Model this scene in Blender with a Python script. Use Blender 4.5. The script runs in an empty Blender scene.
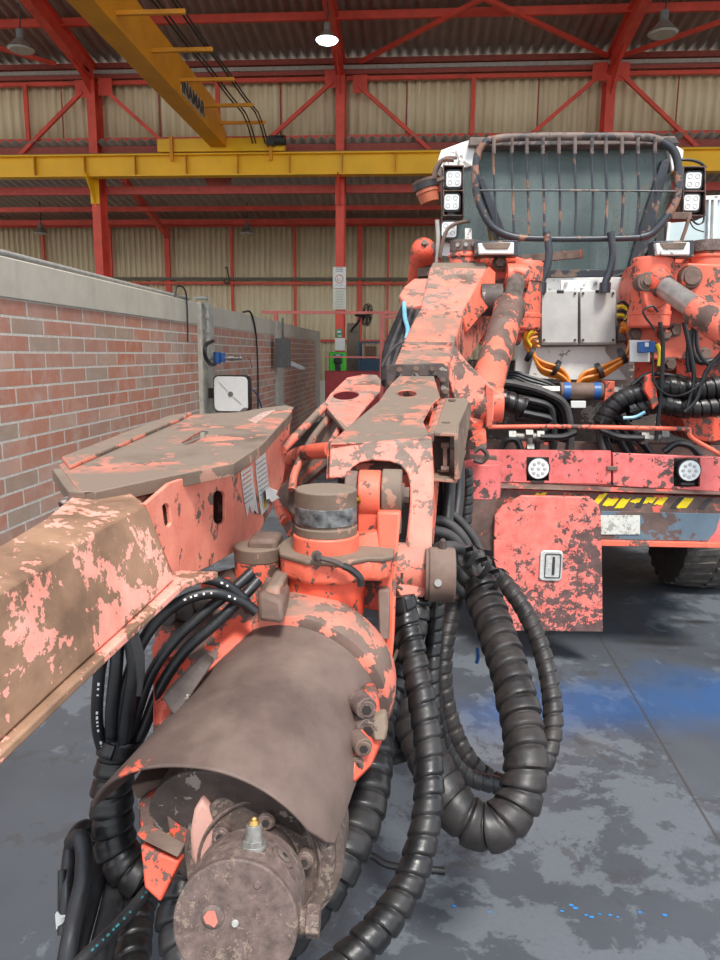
import bpy, bmesh, math, random
from mathutils import Vector, Matrix
random.seed(7)
V = Vector
SC = bpy.context.scene
COL = SC.collection
# ---------------------------------------------------------------- camera
FPX = 720.0
PITCH = math.radians(9.93); YAW = math.radians(4.13); ROLL = math.radians(0.5)
EYE = V((0, 0, 1.75))
FWD = V((-math.sin(YAW)*math.cos(PITCH), math.cos(YAW)*math.cos(PITCH), -math.sin(PITCH)))
r0 = V((math.cos(YAW), math.sin(YAW), 0)); u0 = r0.cross(FWD)
RGT = r0*math.cos(ROLL) + u0*math.sin(ROLL)
UPV = RGT.cross(FWD)
cd = bpy.data.cameras.new('camera'); cam = bpy.data.objects.new('camera', cd); COL.objects.link(cam)
cd.sensor_fit = 'VERTICAL'; cd.sensor_height = 36.0; cd.lens = 36.0*FPX/960.0
cd.clip_start = 0.05; cd.clip_end = 300
mr = Matrix((RGT, UPV, -FWD)).transposed().to_4x4(); mr.translation = EYE
cam.matrix_world = mr
SC.camera = cam
def ray(px, py):
    return FWD + RGT*((px-360)/FPX) - UPV*((py-480)/FPX)
def P(px, py, Y):
    d = ray(px, py); return EYE + d*(Y/d.y)
def PZ(px, py, z):
    d = ray(px, py); return EYE + d*((z-EYE.z)/d.z)
def PC(px, py, d): return EYE + ray(px, py)*d
def PX(px, py, x):
    d = ray(px, py); return EYE + d*(x/d.x)
def q(pts, Y):
    return [P(a[0], a[1], a[2] if len(a) > 2 else Y) for a in pts]
# ---------------------------------------------------------------- mesh collector
class M:
    def __init__(s): s.bm = bmesh.new()
    def quad(s, *p):
        return s.bm.faces.new([s.bm.verts.new(x) for x in p])
    def poly(s, pts): return s.bm.faces.new([s.bm.verts.new(x) for x in pts])
    def loft(s, loops, cap=True, closed=True):
        bm = s.bm; L = [[bm.verts.new(p) for p in l] for l in loops]; n = len(L[0])
        for a, b in zip(L, L[1:]):
            for i in range(n if closed else n-1):
                j = (i+1) % n
                try: bm.faces.new((a[i], a[j], b[j], b[i]))
                except ValueError: pass
        if cap and closed:
            bm.faces.new(list(reversed(L[0]))); bm.faces.new(L[-1])
        return s
    def hexa(s, f, b): return s.loft([f, b])
    def prism(s, pts, vec):
        vec = V(vec); return s.loft([pts, [p+vec for p in pts]])
    def box(s, x0, x1, y0, y1, z0, z1):
        f = [V((x0,y0,z0)), V((x1,y0,z0)), V((x1,y0,z1)), V((x0,y0,z1))]
        return s.prism(f, (0, y1-y0, 0))
    def cyl(s, a, b, r, r2=None, n=24, prof=None):
        a = V(a); b = V(b); d = (b-a); L = d.length; d.normalize()
        t = V((0,0,1)) if abs(d.z) < .9 else V((1,0,0))
        e1 = d.cross(t).normalized(); e2 = d.cross(e1)
        prof = prof or [(0, r), (1, r if r2 is None else r2)]
        return s.loft([[a+d*(L*h)+(e1*math.cos(2*math.pi*i/n)+e2*math.sin(2*math.pi*i/n))*rr for i in range(n)] for h, rr in prof])
    def hexbolt(s, c, axis, r, h):
        c = V(c); axis = V(axis).normalized()
        s.cyl(c, c+axis*h*.25, r*1.5, n=16); return s.cyl(c+axis*h*.25, c+axis*h, r, n=6)
    def sphere(s, c, r, nu=20, nv=12, sc=(1,1,1)):
        c = V(c); loops = []
        for j in range(1, nv):
            t = math.pi*j/nv
            loops.append([c+V((r*sc[0]*math.sin(t)*math.cos(2*math.pi*i/nu), r*sc[1]*math.sin(t)*math.sin(2*math.pi*i/nu), -r*sc[2]*math.cos(t))) for i in range(nu)])
        return s.loft(loops)
    def bar(s, a, b, w, h, up=(0,0,1)):
        a = V(a); b = V(b); d = (b-a).normalized(); up = V(up)
        if abs(d.dot(up)) > .98: up = V((0,1,0))
        e1 = d.cross(up).normalized()*w/2; e2 = e1.cross(d).normalized()*h/2
        return s.loft([[p-e1-e2, p+e1-e2, p+e1+e2, p-e1+e2] for p in (a, b)])
    def ibeam(s, a, b, w, h, up=(0,0,1), t=.012):
        a = V(a); b = V(b); d = (b-a).normalized(); up = V(up)
        e1 = d.cross(up).normalized(); e2 = e1.cross(d).normalized()
        for sg in (-1, 1):
            o = e2*(sg*(h/2-t/2)); s.bar(a+o, b+o, w, t, up)
        return s.bar(a, b, t, h-2*t, up)
    def plate(s, outer, holes, vec):
        from mathutils.geometry import tessellate_polygon
        vec = V(vec); loops = [outer]+holes; flat_ = [p for l in loops for p in l]
        tris = tessellate_polygon(loops)
        A = [s.bm.verts.new(p) for p in flat_]; B = [s.bm.verts.new(p+vec) for p in flat_]
        for t in tris:
            try: s.bm.faces.new([A[k] for k in t]); s.bm.faces.new([B[k] for k in reversed(t)])
            except ValueError: pass
        o = 0
        for l in loops:
            n = len(l)
            for k in range(n): s.bm.faces.new((A[o+k], A[o+(k+1) % n], B[o+(k+1) % n], B[o+k]))
            o += n
        return s
    def tube(s, pts, r, n=10, sub=6, rad=None):
        C = catmull(pts, sub); F = frames(C)
        loops = []
        for i, (c, (e1, e2)) in enumerate(zip(C, F)):
            rr = r if rad is None else rad(i/(len(C)-1))
            loops.append([c+(e1*math.cos(2*math.pi*k/n)+e2*math.sin(2*math.pi*k/n))*rr for k in range(n)])
        return s.loft(loops)
def catmull(pts, sub=6):
    pts = [V(p) for p in pts]
    if len(pts) == 2 or sub <= 1: return pts
    Q = [pts[0]*2-pts[1]]+pts+[pts[-1]*2-pts[-2]]; out = []
    for i in range(1, len(Q)-2):
        p0, p1, p2, p3 = Q[i-1:i+3]
        for k in range(sub):
            t = k/sub
            out.append(.5*((2*p1)+(p2-p0)*t+(2*p0-5*p1+4*p2-p3)*t*t+(3*p1-p0-3*p2+p3)*t**3))
    out.append(pts[-1]); return out
def frames(C):
    F = []; e = None
    for i in range(len(C)):
        d = (C[min(i+1, len(C)-1)]-C[max(i-1, 0)]).normalized()
        if e is None: e = d.cross(V((0,0,1)) if abs(d.z) < .9 else V((1,0,0))).normalized()
        else: e = (e-d*e.dot(d)).normalized()
        F.append((e, d.cross(e)))
    return F
def circ(c, e1, e2, r1, r2=None, n=20, a0=0, a1=360, closed=True):
    r2 = r1 if r2 is None else r2
    return [c+e1*(r1*math.cos(t))+e2*(r2*math.sin(t)) for t in [math.radians(a0+(a1-a0)*i/(n if closed else n-1)) for i in range(n)]]
def spiral(pts, r, pitch=.045, n=24, gap=.16, lift=.10, sub=16, seed=None):
    """a rubber band wound in a helix around a bundle: each turn overlaps the next with a lip"""
    C = catmull(pts, sub); S = [0]
    for a, b in zip(C, C[1:]): S.append(S[-1]+(b-a).length)
    L = S[-1]; N = int(L/.006)+2; R = []; j = 0
    for i in range(N):
        t = L*i/(N-1)
        while j < len(S)-2 and S[j+1] < t: j += 1
        R.append(C[j].lerp(C[j+1], min(1, max(0, (t-S[j])/max(1e-9, S[j+1]-S[j])))))
    F = frames(R)
    def at(t):
        u = min(max(t/L, 0), 1)*(N-1); a = min(int(u), N-2); f = u-a
        return R[a].lerp(R[a+1], f), F[a][0].lerp(F[a+1][0], f).normalized(), F[a][1].lerp(F[a+1][1], f).normalized()
    rn = random.Random(int(r*1e4)+len(pts)); K = 10; m = M(); turns = int(L/pitch)+1; NI = turns*K
    amp = [rn.uniform(-.025, .03) for _ in range(turns+3)]; gp = [rn.random() for _ in range(turns+3)]
    prof = [.88, .88, .99, 1.0, 1.01, 1.02, 1.035, 1.05, 1.055, 1.04]
    g = []
    for i in range(-K, NI+1):
        row = []; b = i//K; ph = i % K
        rr = prof[ph]; off = 0
        if ph >= 2: rr = 1+(rr-1)*lift*14+amp[b]
        if ph == 1: off = (gap*gp[b]*.9-.09)*pitch
        for k in range(n):
            t = (i/K+k/n)*pitch + off; c, e1, e2 = at(t); a = 2*math.pi*k/n
            w = rr*(1+.012*math.sin(2*a+b*1.7))
            row.append(m.bm.verts.new(c+(e1*math.cos(a)+e2*math.sin(a))*(r*w)))
        g.append(row)
    for i in range(len(g)-1):
        for k in range(n):
            if k < n-1: q_ = (g[i][k], g[i][k+1], g[i+1][k+1], g[i+1][k])
            else:
                if i+1+K >= len(g)+1 or i-K < 0: continue
                q_ = (g[i][k], g[i-K][0], g[i-K+1][0], g[i+1][k]) if False else None
                if i+K+0 >= len(g)-1: continue
                q_ = (g[i][k], g[i+K][0], g[i+K+1][0], g[i+1][k])
            if q_: m.bm.faces.new(q_)
    m.tube(pts, r*.85, n=14, sub=8)
    return m
def obj(name, m, mat, parent=None, bevel=0, smooth=38, kind=None, seg=2):
    bm = m.bm
    bmesh.ops.recalc_face_normals(bm, faces=bm.faces[:])
    # origin at the base centre of the mesh
    lo = V((1e9,)*3); hi = V((-1e9,)*3)
    for v in bm.verts:
        for k in range(3): lo[k] = min(lo[k], v.co[k]); hi[k] = max(hi[k], v.co[k])
    o0 = V(((lo.x+hi.x)/2, (lo.y+hi.y)/2, lo.z))
    bmesh.ops.translate(bm, vec=-o0, verts=bm.verts[:])
    for f in bm.faces: f.smooth = True
    ca = math.radians(smooth)
    for e in bm.edges:
        if len(e.link_faces) == 2 and e.calc_face_angle(0) > ca: e.smooth = False
    me = bpy.data.meshes.new(name); bm.to_mesh(me); bm.free()
    o = bpy.data.objects.new(name, me); COL.objects.link(o); me.materials.append(mat)
    if parent is not None:
        o.parent = parent; o.location = o0-world(parent)
    else: o.location = o0
    if bevel:
        b = o.modifiers.new('bevel', 'BEVEL'); b.width = bevel; b.segments = seg; b.limit_method = 'ANGLE'; b.angle_limit = math.radians(32)
        b.harden_normals = False
    if kind: o['kind'] = kind
    return o
def world(o):
    p = V(o.location)
    while o.parent: o = o.parent; p += V(o.location)
    return p
def tag(o, label, cat, group=None, kind=None):
    o['label'] = label; o['category'] = cat
    if group: o['group'] = group
    if kind: o['kind'] = kind
    return o
def empty(name, loc, label, cat, group=None):
    o = bpy.data.objects.new(name, None); COL.objects.link(o); o.location = V(loc); o.empty_display_size = .1
    return tag(o, label, cat, group)
def struct(name, m, mat, parent=None, bevel=0):
    o = obj(name, m, mat, parent, bevel)
    if parent is None: o['kind'] = 'structure'
    return o
# ---------------------------------------------------------------- materials
def new_mat(name):
    m = bpy.data.materials.new(name); m.use_nodes = True; nt = m.node_tree; nt.nodes.clear()
    out = nt.nodes.new('ShaderNodeOutputMaterial'); b = nt.nodes.new('ShaderNodeBsdfPrincipled')
    nt.links.new(b.outputs[0], out.inputs[0]); return m, nt, b
class N:
    def __init__(s, nt): s.nt = nt
    def n(s, t, **k):
        x = s.nt.nodes.new(t)
        for a, b in k.items(): setattr(x, a, b)
        return x
    def l(s, a, b): s.nt.links.new(a, b)
    def coord(s, kind='geo'):
        g = s.n('ShaderNodeNewGeometry'); return g.outputs['Position']
    def noise(s, vec, scale, detail=6, rough=.6, dist=0, off=0):
        x = s.n('ShaderNodeTexNoise'); x.inputs['Scale'].default_value = scale; x.inputs['Detail'].default_value = detail
        x.inputs['Roughness'].default_value = rough; x.inputs['Distortion'].default_value = dist
        if off:
            a = s.n('ShaderNodeVectorMath', operation='ADD'); a.inputs[1].default_value = (off, off*1.7, -off); s.l(vec, a.inputs[0]); vec = a.outputs[0]
        s.l(vec, x.inputs['Vector']); return x.outputs['Fac']
    def ramp(s, fac, a, b, ca=(0,0,0,1), cb=(1,1,1,1)):
        x = s.n('ShaderNodeMapRange'); x.inputs['From Min'].default_value = a; x.inputs['From Max'].default_value = b
        s.l(fac, x.inputs['Value']); return x.outputs[0]
    def math(s, op, a, b=None, c=None):
        x = s.n('ShaderNodeMath', operation=op)
        for i, v in enumerate((a, b, c)):
            if v is None: continue
            if isinstance(v, (int, float)): x.inputs[i].default_value = v
            else: s.l(v, x.inputs[i])
        return x.outputs[0]
    def mix(s, fac, a, b):
        x = s.n('ShaderNodeMix', data_type='RGBA')
        if isinstance(fac, (int, float)): x.inputs[0].default_value = fac
        else: s.l(fac, x.inputs[0])
        for v, i in ((a, 6), (b, 7)):
            if isinstance(v, tuple): x.inputs[i].default_value = (*v[:3], 1)
            else: s.l(v, x.inputs[i])
        return x.outputs[2]
    def bump(s, h, strength, dist, bsdf):
        x = s.n('ShaderNodeBump'); x.inputs['Strength'].default_value = strength; x.inputs['Distance'].default_value = dist
        s.l(h, x.inputs['Height']); s.l(x.outputs[0], bsdf.inputs['Normal']); return x
_mc = {}
def simple(name, col, rough=.6, metal=0, var=.12, scale=14, emit=None, spec=None):
    if name in _mc: return _mc[name]
    m, nt, b = new_mat(name); n = N(nt); c = n.coord()
    f = n.noise(c, scale, 5, .6)
    d = tuple(max(0, x*(1-var*2)) for x in col); e = tuple(min(1, x*(1+var)) for x in col)
    n.l(n.mix(n.ramp(f, .3, .7), d, e), b.inputs['Base Color'])
    b.inputs['Roughness'].default_value = rough; b.inputs['Metallic'].default_value = metal
    if emit: b.inputs['Emission Color'].default_value = (*emit[:3], 1); b.inputs['Emission Strength'].default_value = emit[3]
    _mc[name] = m; return m
def paint(name, base, wear=.5, scale=10, dust=.5, worn=(.135,.082,.066), dustc=(.30,.225,.185), rough=.5, fine=.35, chips=.03, light=None, stretch=(1,1,1), seed=0, bias=None):
    """chipped paint over bare dirty steel, with settled dust; wear 0..1 = share of bare metal"""
    m, nt, b = new_mat(name); n = N(nt); c = n.coord()
    if stretch != (1,1,1):
        mp = n.n('ShaderNodeVectorMath', operation='MULTIPLY'); mp.inputs[1].default_value = stretch; n.l(c, mp.inputs[0]); c = mp.outputs[0]
    big = n.noise(c, scale*.22, 3, .5, .2, 3.1+seed)
    med = n.noise(c, scale, 9, .62, .35, 1.3+seed)
    fin = n.noise(c, scale*4.5, 6, .6, .2, 7.7+seed)
    s1 = n.math('MULTIPLY', big, .55); s2 = n.math('MULTIPLY', med, .75); s3 = n.math('MULTIPLY', fin, fine*.4)
    tot = n.math('ADD', n.math('ADD', s1, s2), s3)      # mean ~ .65 + .07
    if bias:
        dp = n.n('ShaderNodeVectorMath', operation='DOT_PRODUCT'); n.l(n.coord(), dp.inputs[0]); dp.inputs[1].default_value = bias[0]
        tot = n.math('ADD', tot, n.math('MULTIPLY', n.ramp(dp.outputs['Value'], bias[1], bias[2]), bias[4])); 
        tot = n.math('SUBTRACT', tot, bias[3]) if bias[3] else tot
    mean = .5*(.55+.75+fine*.4)
    th = mean + (0.5-wear)*.30
    bare = n.ramp(tot, th, th+.012)
    # grime tone variation of both layers
    g1 = n.noise(c, scale*.6, 6, .65, 0, 11+seed)
    worn2 = n.mix(n.ramp(g1, .35, .68), tuple(x*.62 for x in worn), tuple(min(1, x*1.35) for x in worn))
    pc = n.mix(n.ramp(g1, .3, .7), tuple(x*.86 for x in base), light or tuple(min(1, x*1.06+.01) for x in base))
    speck = n.ramp(n.noise(c, scale*9, 3, .5, 0, 5+seed), .66, .68)
    pc = n.mix(n.math('MULTIPLY', speck, min(1, chips*12)), pc, worn2)
    col = n.mix(bare, pc, worn2)
    # settled dust, thicker where it can lie, in soft drifts
    geo = n.n('ShaderNodeNewGeometry'); sx = n.n('ShaderNodeSeparateXYZ'); n.l(geo.outputs['Normal'], sx.inputs[0])
    up = n.ramp(sx.outputs['Z'], .15, .95)
    dn = n.ramp(n.noise(c, scale*.45, 7, .6, .3, 21+seed), .62-.35*dust, .82-.35*dust)
    df = n.math('MULTIPLY', n.math('MULTIPLY', n.math('ADD', n.math('MULTIPLY', up, .9), .08), dn), min(1, dust*1.25))
    col = n.mix(df, col, dustc)
    n.l(col, b.inputs['Base Color'])
    rr = n.math('ADD', n.math('MULTIPLY', bare, .12), rough); rr = n.math('ADD', rr, n.math('MULTIPLY', df, .25)); n.l(rr, b.inputs['Roughness'])
    h = n.math('ADD', n.math('MULTIPLY', bare, -.6), n.math('MULTIPLY', fin, .35))
    n.bump(h, .45, .004, b)
    return m
ORANGE = (.80, .115, .062)
MAT = {}
MAT['boom'] = paint('boom_paint', (.83,.20,.135), .44, 17, .72, light=(.86,.26,.18), dustc=(.22,.165,.125))
MAT['topdust'] = paint('dust_covered_paint', (.80,.19,.12), .46, 14, .88, light=(.88,.30,.21), seed=23, worn=(.15,.105,.08), dustc=(.205,.155,.117))
MAT['beam'] = paint('beam_paint', (.86,.29,.21), .60, 17, .14, light=(.92,.45,.36), seed=4, worn=(.29,.165,.10), fine=1.1, dustc=(.34,.25,.20))
MAT['head'] = paint('head_paint', (.84,.21,.15), .40, 20, .6, light=(.86,.27,.19), seed=9, fine=.6, worn=(.19,.13,.10))
MAT['clean'] = paint('clean_paint', (.80,.15,.085), .30, 24, .25, seed=2)
MAT['deep'] = paint('deep_paint', (.76,.095,.045), .44, 24, .35, seed=6)
MAT['cyl'] = paint('cylinder_paint', (.80,.17,.105), .60, 12, .35, seed=12)
MAT['bumper'] = paint('bumper_paint', (.72,.13,.12), .22, 24, .2, light=(.78,.20,.19), seed=3, worn=(.10,.062,.055))
_p0, _p1 = P(520, 520, 3.93), P(600, 632, 3.93)
_bd = V((.75, 0, -.66)); MAT['hatch'] = paint('hatch_paint', (.82,.15,.12), .17, 24, .05, light=(.86,.26,.21), fine=.9, seed=15, worn=(.13,.075,.068), bias=(tuple(_bd), _bd.dot(_p0), _bd.dot(_p1), 0, .16))
MAT['brown'] = paint('brown_steel', (.62,.11,.06), .93, 14, .45, seed=5, worn=(.155,.10,.078), dustc=(.27,.20,.16), rough=.6)
MAT['dusty'] = paint('dusty_steel', (.40,.20,.14), .86, 9, .95, seed=8, worn=(.16,.11,.08), dustc=(.215,.160,.118))
MAT['hood'] = paint('hood_steel', (.70,.14,.08), .965, 7, .36, seed=31, worn=(.140,.094,.078), dustc=(.29,.215,.168), fine=.15, chips=0)
MAT['cap'] = paint('cap_steel', (.24,.175,.135), .88, 95, .35, seed=13, worn=(.135,.092,.080), dustc=(.28,.22,.18), chips=.06, fine=1.2)
MAT['cap2'] = paint('gearbox_steel', (.20,.15,.12), .72, 90, .35, seed=14, worn=(.10,.07,.058), dustc=(.24,.17,.13), chips=.05)
MAT['fitting'] = simple('dull_fitting', (.27,.26,.24), .5, .4, .2, 60)
MAT['grime'] = paint('grime_steel', (.30,.25,.22), .85, 24, .3, seed=16, worn=(.075,.055,.048))
MAT['blue_grey'] = paint('blue_grey_paint', (.105,.155,.20), .50, 12, .1, seed=17, worn=(.11,.07,.06))
MAT['ledge'] = paint('ledge_paint', (.70,.12,.08), .80, 14, .4, seed=18, worn=(.13,.08,.065))
MAT['redsteel'] = simple('red_steel', (.74,.085,.05), .55, var=.12, scale=3)
MAT['pinksteel'] = simple('pink_rail_steel', (.66,.17,.14), .55, var=.12, scale=3)
MAT['yellow'] = simple('crane_yellow', (.95,.53,.008), .5, var=.05, scale=2)
MAT['amber'] = simple('crane_amber', (.76,.30,.008), .5, var=.08, scale=2)
MAT['black'] = simple('black_rubber', (.022,.022,.024), .45, var=.3, scale=30)
MAT['blackp'] = simple('black_plastic', (.018,.018,.02), .4, var=.2)
def rubber(name, a, b, rough=.42, dust=(.16,.125,.11)):
    m, nt, bs = new_mat(name); n = N(nt); c = n.coord()
    col = n.mix(n.ramp(n.noise(c, 22, 6, .6), .35, .7), a, b)
    geo = n.n('ShaderNodeNewGeometry'); sx = n.n('ShaderNodeSeparateXYZ'); n.l(geo.outputs['Normal'], sx.inputs[0])
    f = n.math('MULTIPLY', n.ramp(n.noise(c, 9, 7, .65, .3, 3), .42, .75), n.ramp(sx.outputs['Z'], -.4, .9))
    n.l(n.mix(n.math('MULTIPLY', f, .75), col, dust), bs.inputs['Base Color'])
    n.l(n.math('ADD', n.math('MULTIPLY', f, .35), rough), bs.inputs['Roughness'])
    n.bump(n.noise(c, 120, 4, .6), .25, .002, bs); return m
MAT['wrap'] = rubber('hose_wrap_rubber', (.006,.006,.007), (.019,.018,.018), .32, (.038,.032,.030))
MAT['wrapd'] = rubber('hose_wrap_rubber_dusty', (.012,.011,.011), (.030,.025,.024), .42, (.062,.048,.043))
MAT['hose'] = rubber('hose_rubber', (.007,.008,.010), (.018,.019,.022), .36, (.045,.042,.042))
MAT['hoseg'] = rubber('hose_rubber_grey', (.035,.035,.037), (.065,.06,.06), .5, (.10,.09,.082))
MAT['orange_cable'] = simple('orange_cable', (.78,.25,.03), .45)
MAT['yellow_cable'] = simple('yellow_cable', (.80,.62,.02), .45)
MAT['chrome'] = simple('chrome_rod', (.56,.53,.50), .38, .75, .15)
MAT['dullrod'] = simple('dull_rod', (.30,.26,.23), .42, .7, .25, 25)
MAT['steel'] = simple('bare_steel', (.45,.43,.40), .38, .8, .2, 30)
MAT['brass'] = simple('brass_fitting', (.62,.40,.14), .3, .9)
MAT['white'] = paint('white_panel', (.80,.80,.77), .08, 12, .1, seed=40, worn=(.32,.28,.25), light=(.76,.76,.73))
MAT['alu'] = simple('aluminium_lid', (.52,.51,.48), .5, .35, .10, 6)
MAT['black_frame'] = paint('black_frame_paint', (.028,.034,.045), .28, 18, .2, seed=41, worn=(.22,.15,.11), rough=.35)
MAT['rustbar'] = paint('bar_paint', (.028,.034,.045), .36, 12, .1, seed=43, worn=(.26,.13,.085), rough=.4)
MAT['frame_top'] = paint('frame_top_dusty', (.05,.045,.045), .7, 14, .5, seed=44, worn=(.16,.12,.105))
MAT['blue'] = simple('blue_paint', (.03,.12,.36), .4)
MAT['green'] = simple('green_plastic', (.06,.60,.02), .4, var=.03)
MAT['greensign'] = simple('green_sign', (.05,.33,.18), .5, var=.03)
MAT['paper'] = simple('white_paper', (.78,.78,.74), .7, var=.03)
MAT['print'] = simple('faded_print', (.38,.37,.34), .7)
MAT['redprint'] = simple('red_print', (.70,.22,.16), .7)
MAT['orangeprint'] = simple('orange_print', (.80,.33,.05), .7)
MAT['yellowtape'] = simple('yellow_tape', (.85,.62,.01), .5, var=.06)
MAT['ink'] = simple('dark_ink', (.04,.035,.035), .6)
MAT['greybox'] = simple('grey_plastic_box', (.16,.16,.15), .6)
MAT['beacon'] = simple('beacon_plastic', (.42,.11,.05), .45, var=.15)
MAT['lamp_white'] = simple('led_lens', (.66,.68,.68), .25, var=.02, emit=(.9,.95,1,.08))
MAT['lamp_glow'] = simple('lamp_glow', (.9,.9,.9), .3, emit=(.75,.92,1,7))
MAT['lampshade'] = simple('lamp_aluminium', (.34,.31,.27), .45, .5)
MAT['galv'] = simple('galvanised_pipe', (.38,.37,.34), .6, .1)
MAT['darkmetal'] = simple('dark_metal', (.05,.045,.042), .55, .3)
MAT['cable'] = simple('black_cable', (.03,.022,.018), .6)
MAT['tire'] = rubber('tire_rubber', (.05,.045,.042), (.10,.09,.08), .8, (.16,.14,.12))
MAT['pillar'] = simple('concrete_pillar', (.52,.49,.42), .9, var=.13, scale=10)
MAT['wood'] = simple('crate_board', (.25,.13,.07), .8)
def glass(name, tint):
    m, nt, b = new_mat(name); n = N(nt); c = n.coord()
    b.inputs['Base Color'].default_value = (.20,.25,.25,1); b.inputs['Roughness'].default_value = .4
    t = n.n('ShaderNodeBsdfTransparent'); t.inputs[0].default_value = (*tint, 1)
    st = n.n('ShaderNodeVectorMath', operation='MULTIPLY'); st.inputs[1].default_value = (3, 3, .8); n.l(c, st.inputs[0])
    mx = n.n('ShaderNodeMixShader'); n.l(n.math('ADD', n.math('MULTIPLY', n.ramp(n.noise(st.outputs[0], 1.6, 3, .5, .3), .35, .75), .35), .35), mx.inputs[0])
    n.l(t.outputs[0], mx.inputs[1]); n.l(b.outputs[0], mx.inputs[2])
    out = [x for x in nt.nodes if x.type == 'OUTPUT_MATERIAL'][0]; n.l(mx.outputs[0], out.inputs[0]); return m
MAT['glass'] = glass('cab_glass', (.80,.92,.88))
MAT['paneglass'] = simple('pale_reflecting_pane', (.55,.66,.68), .08, var=.03)
def m_brick():
    m, nt, b = new_mat('brick_wall'); n = N(nt); c = n.coord()
    sp = n.n('ShaderNodeSeparateXYZ'); n.l(c, sp.inputs[0]); cb = n.n('ShaderNodeCombineXYZ')
    n.l(sp.outputs['Y'], cb.inputs[0]); n.l(n.math('ADD', sp.outputs['Z'], .0), cb.inputs[1])
    t = n.n('ShaderNodeTexBrick'); t.offset = .5; n.l(cb.outputs[0], t.inputs['Vector'])
    for k, v in (('Scale', 1), ('Mortar Size', .0085), ('Mortar Smooth', .15), ('Bias', 0), ('Brick Width', .40), ('Row Height', .1089)): t.inputs[k].default_value = v
    t.inputs['Color1'].default_value = (0,0,0,1); t.inputs['Color2'].default_value = (1,1,1,1); t.inputs['Mortar'].default_value = (.5,.5,.5,1)
    r = n.n('ShaderNodeValToRGB'); e = r.color_ramp.elements
    e[0].position = 0; e[0].color = (.52,.19,.115,1); e[1].position = 1; e[1].color = (.46,.25,.185,1)
    for p, cc in ((.2,(.55,.22,.14)), (.45,(.54,.26,.18)), (.62,(.50,.20,.13)), (.8,(.42,.31,.23)), (.9,(.62,.35,.26))):
        x = e.new(p); x.color = (*cc, 1)
    n.l(t.outputs['Color'], r.inputs[0])
    # chalky efflorescence and grime
    ef = n.ramp(n.noise(c, 5, 9, .7, .4, 2), .45, .72)
    col = n.mix(n.math('MULTIPLY', ef, .5), r.outputs[0], (.62,.53,.47))
    gr = n.ramp(n.noise(c, .9, 5, .6, .3, 9), .42, .62)
    col = n.mix(n.math('MULTIPLY', gr, .35), col, (.36,.30,.27))
    col = n.mix(n.ramp(n.noise(c, 60, 4, .6), .62, .7), col, (.50,.42,.37))
    mo = n.mix(n.ramp(n.noise(c, 30, 5, .6), .3, .7), (.52,.49,.44), (.74,.70,.64))
    col = n.mix(t.outputs['Fac'], col, mo)
    n.l(col, b.inputs['Base Color']); b.inputs['Roughness'].default_value = .9
    h = n.math('ADD', n.math('MULTIPLY', t.outputs['Fac'], -.8), n.math('MULTIPLY', n.noise(c, 70, 5, .6), .4)); n.bump(h, .6, .008, b); return m
MAT['brick'] = m_brick()
def m_concrete(name, a, bb, scale=3, streak=True):
    m, nt, b = new_mat(name); n = N(nt); c = n.coord()
    col = n.mix(n.ramp(n.noise(c, scale, 8, .65), .3, .7), a, bb)
    st = n.n('ShaderNodeVectorMath', operation='MULTIPLY'); st.inputs[1].default_value = (6, 6, .5); n.l(c, st.inputs[0])
    col = n.mix(n.math('MULTIPLY', n.ramp(n.noise(st.outputs[0], 1.5, 6, .6), .5, .75), .3), col, tuple(x*.6 for x in a))
    n.l(col, b.inputs['Base Color']); b.inputs['Roughness'].default_value = .9; n.bump(n.noise(c, 40, 6, .6), .3, .004, b); return m
MAT['cap_conc'] = m_concrete('concrete_band', (.50,.46,.385), (.63,.59,.50))
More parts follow.
